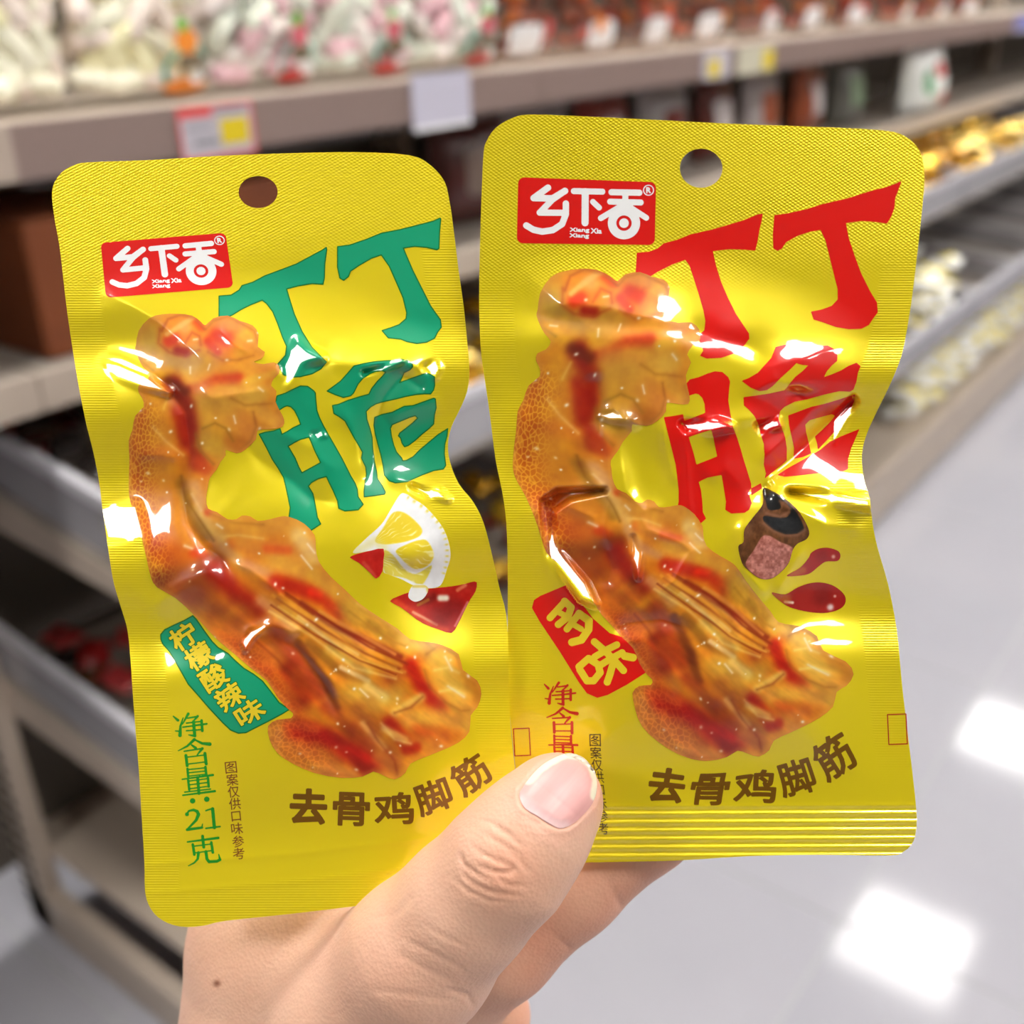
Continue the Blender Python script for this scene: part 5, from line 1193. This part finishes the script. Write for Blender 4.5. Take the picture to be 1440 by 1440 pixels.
kf = 0.7 * smoothstep(16, 4, lun); cN += kf[:, None] * (np.array([236., 204., 204.]) - cN)
cN += noise2((p[:, 0] * 0.75 + p[:, 1] * 0.66) * 1.0, (p[:, 0] * 0.66 - p[:, 1] * 0.75) * 0.12, 5, 83, 2)[:, None] * 5
a = nme.color_attributes.new('paint', 'FLOAT_COLOR', 'POINT'); cN = np.concatenate([cN, cN])
a.data.foreach_set('color', np.concatenate([lin(np.clip(cN, 0, 255)), np.ones((len(cN), 1))], 1).astype(np.float32).ravel())
tn = link('thumbnail', nme, hand, skin_material('nail', 0.42, 0, 0.1, 0.08))
tn['label'] = 'short pink thumbnail with a pale free edge'

# cuff and sleeve over the wrist
sv = MB(); pts = [P(np.array(float(x)), np.array(float(y)), np.array(d)) - np.array(hand.location) for x, y, d in ((396, 1640, 0.2475), (388, 1652, 0.2485), (350, 1760, 0.260), (300, 1900, 0.276), (220, 2150, 0.31), (120, 2500, 0.37), (100, 2560, 0.38))]
sv.tube(pts, [0.0352, 0.0372, 0.0385, 0.041, 0.046, 0.052, 0.030], 28)
sleeve = link('sleeve', sv.mesh('sleeve', True), hand, mat('sleeve_cloth', (92, 94, 100), 0.85, bump=(600, 0.4, 0.0004)))
sleeve['label'] = 'grey cloth sleeve around the wrist'

# ================================================================== goods on the shelves
def pillow(w, h, d, nu=14, nv=12, seed=0, crumple=0.0, stand=True):
    """closed pillow pouch in x (thickness), y (width), z (height); returns vertices, quads and the surface function"""
    r = np.random.RandomState(seed); ph = r.rand(6) * 6.28
    def surf(u, v, side):
        u = np.asarray(u, float); v = np.asarray(v, float)
        prof = (np.clip(1 - np.abs(u) ** 2.6, 0, 1)) ** 0.55
        vert = (np.clip(np.sin(np.pi * np.clip(v, 0, 1) ** (0.62 if stand else 1.0)), 0, 1)) ** 0.5
        t = 0.5 * d * prof * vert
        t = t * (1 + crumple * (np.sin(u * 5 + ph[0] + v * 4) * 0.5 + np.sin(v * 9 + ph[1] - u * 3) * 0.4 + np.sin(u * 9 + v * 7 + ph[2]) * 0.3))
        pinch = 1 - 0.10 * (1 - np.abs(2 * v - 1) ** 2) * 0
        return np.stack([side * t, u * w / 2 * (0.94 + 0.06 * np.abs(2 * v - 1)) * pinch, v * h], -1)
    us = np.linspace(-1, 1, nu); vv = np.linspace(0, 1, nv); U, Vv = np.meshgrid(us, vv)
    A = surf(U, Vv, 1).reshape(-1, 3); B = surf(U, Vv, -1).reshape(-1, 3); n = len(A)
    q = []
    for j in range(nv - 1):
        for i in range(nu - 1):
            a = j * nu + i; q.append((a, a + 1, a + nu + 1, a + nu)); q.append((n + a, n + a + nu, n + a + nu + 1, n + a + 1))
    return np.concatenate([A, B]), q, surf
def patch_mesh(name, surf, cu, cv, ru, rv, off=0.002, kind='disc', n=18, ring=None):
    """a printed patch that follows the pouch front"""
    pts = []; f = []
    rad = np.linspace(0, 1, 4) if ring is None else np.linspace(ring, 1, 3)
    for rr in rad:
        for k in range(n):
            a = 2 * math.pi * k / n
            if kind == 'disc': du, dv = math.cos(a), math.sin(a)
            else:
                m_ = max(abs(math.cos(a)), abs(math.sin(a))); du, dv = math.cos(a) / m_, math.sin(a) / m_
            p = surf(np.clip(cu + ru * rr * du, -0.97, 0.97), np.clip(cv + rv * rr * dv, 0.01, 0.99), 1); pts.append((p[0] + off, p[1], p[2]))
    for i in range(len(rad) - 1):
        for k in range(n):
            l = (k + 1) % n; f.append((i * n + k, i * n + l, (i + 1) * n + l, (i + 1) * n + k))
    mb = MB(); mb.raw(pts, f); return mb.mesh(name, True, False)
def blob_mesh(name, seed, ln, r, bend=0.2, seg=10, rings=8, flat=0.8):
    """one soft marshmallow rod / sweet"""
    rr = random.Random(seed); pts = []; rad = []
    for i in range(rings):
        t = i / (rings - 1); x = (t - 0.5) * ln; e = abs(2 * t - 1)
        rad.append(max(0.0012, r * math.sqrt(max(0, 1 - e ** 4)) * (1 + 0.06 * rr.uniform(-1, 1)))); pts.append((0, x, bend * ln * (0.25 - (t - 0.5) ** 2)))
    return MB().tube(pts, rad, seg, True, (1, flat)).mesh(name, True)
def facing_bag(name, label, cat, group, loc, w, h, d, film, seed, yaw=0.0, crumple=0.08):
    """a pouch standing on a shelf, front towards the aisle (+x)"""
    b = empty(name, loc); b.rotation_euler = (0, 0, math.radians(yaw)); tag(b, label, cat, group)
    V, q, surf = pillow(w, h, d, seed=seed, crumple=crumple)
    mb = MB(); mb.raw(V, q); link('film', mb.mesh('film', True, False), b, film)
    return b, surf
film_clear = clear_film('bag_film', (250, 250, 248), 0.07, 0.1)
CREAM = [mat('marshmallow_cream', (255, 248, 206), 0.85), mat('marshmallow_ivory', (255, 252, 232), 0.85), mat('marshmallow_blush', (250, 234, 226), 0.85)]
PINKS = [mat('marshmallow_white', (240, 246, 236), 0.85), mat('marshmallow_pink', (244, 200, 210), 0.85), mat('marshmallow_pale', (246, 236, 232), 0.85), mat('marshmallow_mint', (238, 242, 228), 0.85)]
MM = {}
def mm_mesh(k, m):
    if (k, m.name) not in MM:
        me = blob_mesh('marshmallow', k, 0.060, 0.0165, 0.3); me.materials.append(m); MM[(k, m.name)] = me
    return MM[(k, m.name)]
SHELF_Z = 1.2565
def fill(b, w, h, d, n_y, n_z, meshes, seed, r, name, zmax=None, xo=None, ln=0.06):
    rr = random.Random(seed); h_ = zmax or h
    for j in range(n_z):
        for i in range(n_y):
            u = -1 + 2 * (i + 0.5 + (0.25 if j % 2 else -0.25)) / n_y
            z = 0.022 + j * (h_ - 0.05) / max(1, n_z - 1)
            o = link(name, rr.choice(meshes), b)
            o.location = ((rr.uniform(-0.18, 0.26) if xo is None else xo + rr.uniform(-.05, .05)) * d * (1 - 0.5 * abs(u)), u * 0.42 * w + rr.uniform(-.006, .006), z + rr.uniform(-.004, .004))
            rx = rr.uniform(-1.3, 1.3) * (0.25 if j == 0 else 1); o.rotation_euler = (rx, rr.uniform(-0.5, 0.5), rr.uniform(-0.6, 0.6)); s = rr.uniform(0.85, 1.15); o.scale = (s, s, s)
            o.location.z = max(o.location.z, s * (0.5 * ln * abs(math.sin(rx)) + 0.018) + 0.001)
m_orange = mat('label_orange', (236, 140, 30), 0.4); m_leaf = mat('label_green', (110, 176, 50), 0.4); m_lab_dark = mat('label_dark', (110, 96, 70), 0.4)
m_lab_teal = mat('label_teal', (70, 170, 150), 0.4); m_lab_red = mat('label_red', (206, 60, 56), 0.4); m_lab_white = mat('label_white', (238, 236, 238), 0.4); m_lab_pink = mat('label_rose', (206, 96, 110), 0.4)
def fruit_label(b, surf, cu, fruit, extra):
    def pt(nm, mm, *a, **k):
        o = link(nm, patch_mesh(nm, surf, *a, **k), b); o.data.materials.append(mm); return o
    pt('label_fruit', fruit, cu, 0.235, 0.24, 0.055, 0.0022)
    pt('label_leaf', m_leaf, cu - 0.06, 0.305, 0.12, 0.03, 0.0026)
    pt('label_arch', m_lab_teal, cu + 0.04, 0.12, 0.5, 0.10, 0.0018, ring=0.84)
    pt('label_band', m_lab_dark, cu + 0.06, 0.155, 0.26, 0.032, 0.0028, kind='box')
    pt('label_ground', extra, cu + 0.02, 0.055, 0.44, 0.035, 0.0024)
    pt('label_flash', m_lab_white, cu + 0.2, 0.085, 0.16, 0.025, 0.0032)
def shelf_y(px, py, x): return float(onX(px, py, x)[1])
bag_specs = [(0.645, 0.158, 'cream', 'plump clear bag of cream marshmallows with no label showing, at the shelf end'), (0.822, 0.178, 'cream', 'clear bag of cream marshmallows with an orange fruit label'),
             (1.006, 0.176, 'pink', 'clear bag of mint and pink marshmallows with a rose fruit label, beside the orange-label bag'), (1.188, 0.176, 'pink', 'clear bag of pink and white marshmallow rods between two other pink bags'),
             (1.390, 0.205, 'pink', 'clear bag of pink and white marshmallows next to the dark gap'), ]
for k, (y, w, tone, lab) in enumerate(bag_specs):
    b, surf = facing_bag('marshmallow_bag', lab, 'marshmallow bag', 'marshmallow bags on the top shelf', (-1.192, y, SHELF_Z), w, 0.27, 0.125, film_clear, 40 + k, rng.uniform(-4, 4))
    ms = CREAM if tone == 'cream' else PINKS
    meshes = [mm_mesh(i, m) for i in range(3) for m in ms]
    fill(b, w, 0.27, 0.125, 4, 9, meshes, 60 + k, 0.014, 'marshmallow', 0.22, 0.22); fill(b, w, 0.27, 0.125, 3, 7, meshes, 90 + k, 0.014, 'marshmallow', 0.20, -0.12)
    if k: fruit_label(b, surf, 0.42 if k == 1 else 0.30, m_orange if k == 1 else m_lab_pink, m_orange if k == 1 else m_lab_red)
# orange-red snack bags further along the top shelf
BITS = []
for i, cc in enumerate(((206, 92, 36), (190, 58, 30), (150, 70, 40), (226, 130, 60), (120, 50, 30))):
    me = blob_mesh('dried_fruit_piece', 20 + i, 0.05, 0.013, 0.5, 8, 6); me.materials.append(mat('dried_fruit_%d' % i, cc, 0.4)); BITS.append(me)
film_snack = clear_film('snack_bag_film', (236, 226, 220), 0.12, 0.12)
ys = [1.62, 1.82, 2.02, 2.26, 2.52, 2.80, 3.10, 3.42, 3.76, 4.12]
for k, y in enumerate(ys):
    b, surf = facing_bag('dried_fruit_bag', 'clear bag of red and orange dried fruit pieces standing on the top shelf', 'snack bag', 'dried fruit bags on the top shelf', (-1.215, y, SHELF_Z), 0.19, 0.26, 0.11, film_snack, 80 + k, rng.uniform(-5, 5))
    fill(b, 0.19, 0.26, 0.11, 4, 5, BITS, 120 + k, 0.013, 'dried_fruit_piece', 0.2)
    o = link('label', patch_mesh('label', surf, rng.uniform(-0.5, 0.3), 0.14, 0.36, 0.09, 0.002, kind='box'), b); o.data.materials.append(m_lab_white)
    o = link('label_spot', patch_mesh('label_spot', surf, rng.uniform(-0.3, 0.5), 0.2, 0.14, 0.05, 0.003), b); o.data.materials.append(m_orange if k % 2 else m_lab_red)

# carton and pouches on the shelf below
ct = empty('carton', (-1.22, 0.60, 1.0005)); tag(ct, 'brown cardboard carton lying on the shelf under the marshmallows', 'carton')
m_card = mat('cardboard', (126, 62, 22), 0.7, noise=(14, (114, 54, 18), 0.4, 0.7))
MB().box(-0.16, 0.095, 0.0, 0.42, 0, 0.150, 0.004).build('body', m_card, ct)
MB().box(-0.155, 0.09, 0.004, 0.416, 0.1505, 0.153).build('flap', m_card, ct)
MB().box(0.0955, 0.0965, 0.16, 0.215, 0.0, 0.150).build('tape', mat('carton_tape', (176, 120, 60), 0.3), ct)
pouch_specs = [(1.48, (70, 20, 14), (120, 100, 90)), (1.68, (150, 140, 140), (60, 30, 20)), (1.90, (120, 30, 20), (170, 160, 160)), (2.14, (160, 152, 150), (110, 24, 16)), (2.38, (90, 30, 20), (190, 180, 178)), (2.62, (170, 160, 158), (150, 70, 30)), (2.90, (140, 64, 30), (200, 190, 190)), (3.18, (90, 88, 80), (120, 140, 110))]
names = ['dark red', 'silvery grey', 'brick red', 'silvery white', 'maroon', 'pale grey', 'orange brown', 'olive grey']
for k, (y, c1, c2) in enumerate(pouch_specs):
    fm = mat('pouch_%d' % k, c1, 0.3, coat=0.4)
    b, surf = facing_bag('snack_pouch', '%s foil snack pouch standing on the shelf under the dried fruit' % names[k], 'snack pouch', 'foil pouches under the top shelf', (-1.235, y, 1.0005), 0.19, 0.185, 0.08, fm, 200 + k, rng.uniform(-8, 8), 0.14)
    o = link('label', patch_mesh('label', surf, rng.uniform(-0.2, 0.2), 0.5, 0.5, 0.22, 0.002, kind='box'), b); o.data.materials.append(mat('pouch_label_%d' % k, c2, 0.35))
b, surf = facing_bag('snack_pouch', 'tall white snack pouch with green and red print on the lower shelf', 'snack pouch', 'foil pouches under the top shelf', (-1.165, 3.62, 1.0005), 0.26, 0.20, 0.12, mat('pouch_white', (236, 238, 234), 0.35, coat=0.4), 230, -6, 0.12)
for nm, mm, a in (('print_green', mat('pouch_green', (96, 160, 116), 0.35), (-0.4, 0.45, 0.22, 0.2)), ('print_red', m_lab_red, (0.15, 0.62, 0.2, 0.12)), ('print_red', m_lab_red, (0.5, 0.2, 0.22, 0.12))):
    o = link(nm, patch_mesh(nm, surf, *a), b); o.data.materials.append(mm)

# small packs heaped in the sloping bins
def pack_mesh(name, m1, seed, w, h, d, m2=None):
    V, q, surf = pillow(w, h, d, 9, 9, seed, 0.45, False)
    V = V - np.array([0, 0, h / 2]); V = V[:, [1, 2, 0]]
    mb = MB(); mb.raw(V, q); me = mb.mesh(name, True, False); me.materials.append(m1)
    if m2 is not None:
        me.materials.append(m2)
        for p in me.polygons:
            if abs(p.center[1]) < h * 0.2 and p.center[0] > -w * 0.3: p.material_index = 1
    return me
GOLD = [pack_mesh('gold_sweet', mat('gold_foil_%d' % i, c_, 0.25, 0.7), 300 + i, 0.060, 0.046, 0.024) for i, c_ in enumerate(((226, 178, 50), (206, 150, 36), (240, 206, 110)))]
GOLDB = [pack_mesh('gold_sweet', mat('gold_foil_%d' % i, None, 0.25, 0.7), 350 + i, 0.098, 0.074, 0.040) for i in range(3)]
WHITE = [pack_mesh('jelly_pack', mat('white_wrapper', (240, 240, 238), 0.3, coat=0.4), 310 + i, 0.105, 0.078, 0.04, mat('yellow_wrapper_band', (226, 206, 60), 0.3, coat=0.4)) for i in range(3)]
REDS = [pack_mesh('red_sweet', mat('red_wrapper_%d' % i, c_, 0.28, coat=0.5), 320 + i, 0.058, 0.042, 0.022) for i, c_ in enumerate(((150, 22, 22), (120, 16, 18), (190, 60, 60)))]
DARK = [pack_mesh('dark_sweet', mat('dark_wrapper_%d' % i, c_, 0.22, coat=0.8), 330 + i, 0.058, 0.042, 0.022) for i, c_ in enumerate(((60, 36, 26), (46, 40, 38), (96, 60, 30)))]
PALE = [pack_mesh('pale_sweet', mat('pale_wrapper', (206, 204, 214), 0.25, coat=0.6), 340 + i, 0.062, 0.046, 0.024) for i in range(2)]
def heap(meshes, n, t, y0, y1, x0, x1, label, cat, group, layers=2, seed=0, lift=0.024, cell=0.064, rise=0.03, tilt=0.3):
    """loose layers of small packs in a bin, each with its own spot"""
    rr = random.Random(seed); spots = []
    for l in range(layers):
        ny = max(1, int((y1 - y0) / cell)); nx = max(1, int((x1 - x0) / cell))
        lay = [(x0 + (i + 0.5) * (x1 - x0) / nx, y0 + (j + 0.5) * (y1 - y0) / ny, l) for i in range(nx) for j in range(ny)]
        rr.shuffle(lay); spots += lay[:max(1, n // layers)]
    for x, y, l in spots:
        me = rr.choice(meshes); x += rr.uniform(-.1, .1) * cell; y += rr.uniform(-.1, .1) * cell
        o = link(me.name.split('.')[0], me)
        o.location = (x, y, tier_z(t, x, BIN_H) + lift + l * rise)
        o.rotation_euler = (rr.uniform(-tilt, tilt), 0.13 + rr.uniform(-tilt, tilt) * 0.7, rr.uniform(0, 6.28) if cell < 0.09 else rr.uniform(-0.35, 0.35) + math.pi * rr.randint(0, 1))
        tag(o, label, cat, group)
heap(REDS, 26, 0, 0.60, 1.02, -1.36, -0.96, 'red wrapped sweet heaped in the upper bin by the end post', 'sweet', 'red sweets in the upper end bin', 1, 1)
heap(DARK, 24, 0, 0.60, 1.02, -1.36, -0.96, 'dark shiny wrapped sweet heaped in the upper bin by the end post', 'sweet', 'dark sweets in the upper end bin', 1, 2, 0.058)
heap(GOLD, 22, 0, 1.06, 1.48, -1.36, -0.96, 'gold foil sweet in the upper bin next to the red ones', 'sweet', 'gold sweets in the second upper bin', 2, 3)
heap(PALE, 30, 0, 1.54, 1.96, -1.36, -0.96, 'pale grey wrapped sweet in the upper bin', 'sweet', 'pale sweets in an upper bin', 2, 4)
heap(GOLDB, 36, 0, 2.495, 2.918, -1.34, -0.95, 'gold foil sweet piled high in an upper bin far along the aisle', 'sweet', 'gold sweets in the far upper bins', 2, 5, 0.055, 0.104, 0.06, 0.08)
heap(GOLDB, 36, 0, 2.962, 3.385, -1.34, -0.95, 'gold foil sweet piled high in an upper bin far along the aisle', 'sweet', 'gold sweets in the far upper bins', 2, 25, 0.055, 0.104, 0.06, 0.08)
heap(GOLDB, 36, 0, 3.445, 3.868, -1.34, -0.95, 'gold foil sweet in the farthest upper bin', 'sweet', 'gold sweets in the farthest upper bins', 2, 6, 0.055, 0.104, 0.06, 0.08)
heap(GOLDB, 36, 0, 3.912, 4.335, -1.34, -0.95, 'gold foil sweet in the farthest upper bin', 'sweet', 'gold sweets in the farthest upper bins', 2, 26, 0.055, 0.104, 0.06, 0.08)
heap(REDS, 24, 1, 0.60, 1.02, -1.36, -0.96, 'red wrapped sweet in the lower bin by the end post', 'sweet', 'red sweets in the lower end bin', 1, 7, 0.058)
heap(DARK, 26, 1, 0.60, 1.02, -1.36, -0.96, 'dark wrapped sweet in the lower bin by the end post', 'sweet', 'dark sweets in the lower end bin', 1, 8)
heap(REDS, 20, 1, 1.06, 1.48, -1.36, -0.96, 'red wrapped sweet in the second lower bin', 'sweet', 'red sweets in the second lower bin', 1, 9)
heap(GOLD, 26, 1, 1.06, 1.48, -1.34, -0.92, 'gold foil sweet in the second lower bin', 'sweet', 'gold sweets in the second lower bin', 2, 10, 0.058)
heap(WHITE, 36, 1, 2.495, 2.918, -1.24, -0.86, 'white and yellow jelly pack heaped in a lower bin far along the aisle', 'jelly pack', 'white jelly packs in the far lower bins', 3, 11, 0.05, 0.108, 0.06, 0.08)
heap(WHITE, 36, 1, 2.962, 3.385, -1.24, -0.86, 'white and yellow jelly pack heaped in a lower bin far along the aisle', 'jelly pack', 'white jelly packs in the far lower bins', 3, 31, 0.05, 0.108, 0.06, 0.08)
heap(WHITE, 39, 2, 3.05, 3.70, -1.10, -0.88, 'white and yellow jelly pack piled on the base deck below the bins', 'jelly pack', 'white jelly packs on the base deck', 3, 12, 0.036, 0.108, 0.06, 0.08)
heap(WHITE, 39, 2, 3.72, 4.37, -1.10, -0.88, 'white and yellow jelly pack piled on the base deck below the bins', 'jelly pack', 'white jelly packs on the base deck', 3, 32, 0.036, 0.108, 0.06, 0.08)

# price tags in the shelf-edge rail
def price_tag(px0, px1, z0, z1, label, body, parts):
    x = SXT + 0.0072
    y0 = shelf_y(px0, 180, x); y1 = shelf_y(px1, 160, x)
    t = empty('price_tag', (x, (y0 + y1) / 2, z0)); tag(t, label, 'price tag', 'price tags on the shelf edge')
    w = y1 - y0; h = z1 - z0
    MB().box(-0.0004, 0.0008, -w / 2, w / 2, 0, h).build('card', body, t)
    for nm, mm, a in parts:
        MB().box(0.0008, 0.0014, (a[0] - 0.5) * w, (a[1] - 0.5) * w, a[2] * h, a[3] * h).build(nm, mm, t)
m_tag = mat('tag_grey', (190, 184, 192), 0.4); m_tag_red = mat('tag_red', (222, 84, 84), 0.4); m_tag_yel = mat('tag_yellow', (222, 196, 20), 0.4); m_tag_ink = mat('tag_ink', (140, 138, 146), 0.4)
price_tag(250, 354, 1.192, 1.252, 'price tag with a red border and a yellow price block', m_tag, (('border', m_tag_red, (0, 1, 0, 0.07)), ('border', m_tag_red, (0, 0.03, 0.07, 1)), ('border', m_tag_red, (0.97, 1, 0.07, 1)), ('border', m_tag_red, (0.03, 0.97, 0.95, 1)), ('header', m_tag_red, (0.03, 0.45, 0.80, 0.95)), ('price_block', m_tag_yel, (0.54, 0.92, 0.24, 0.72)), ('print_line', m_tag_ink, (0.48, 0.9, 0.84, 0.9)), ('print_line', m_tag_ink, (0.18, 0.5, 0.28, 0.40)), ('print_line', m_tag_ink, (0.1, 0.45, 0.58, 0.64))))
price_tag(582, 662, 1.186, 1.262, 'blank pale lilac price tag holder', mat('tag_lilac', (196, 192, 208), 0.35), (('fold', m_lab_white, (0, 1, 0, 0.08)),))
price_tag(985, 1022, 1.196, 1.250, 'small white and yellow price tag by the dried fruit', m_tag, (('price_block', m_tag_yel, (0.2, 0.6, 0.1, 0.7)),))
price_tag(1032, 1082, 1.196, 1.250, 'cream price tag with a yellow corner beside the white and yellow one', mat('tag_cream', (200, 194, 172), 0.4), (('price_block', m_tag_yel, (0.7, 1.0, 0.1, 0.8)),))
price_tag(1405, 1436, 1.200, 1.254, 'blue price tag at the far end of the shelf edge', mat('tag_blue', (120, 120, 190), 0.4), (('fold', m_lab_white, (0, 1, 0, 0.08)),))
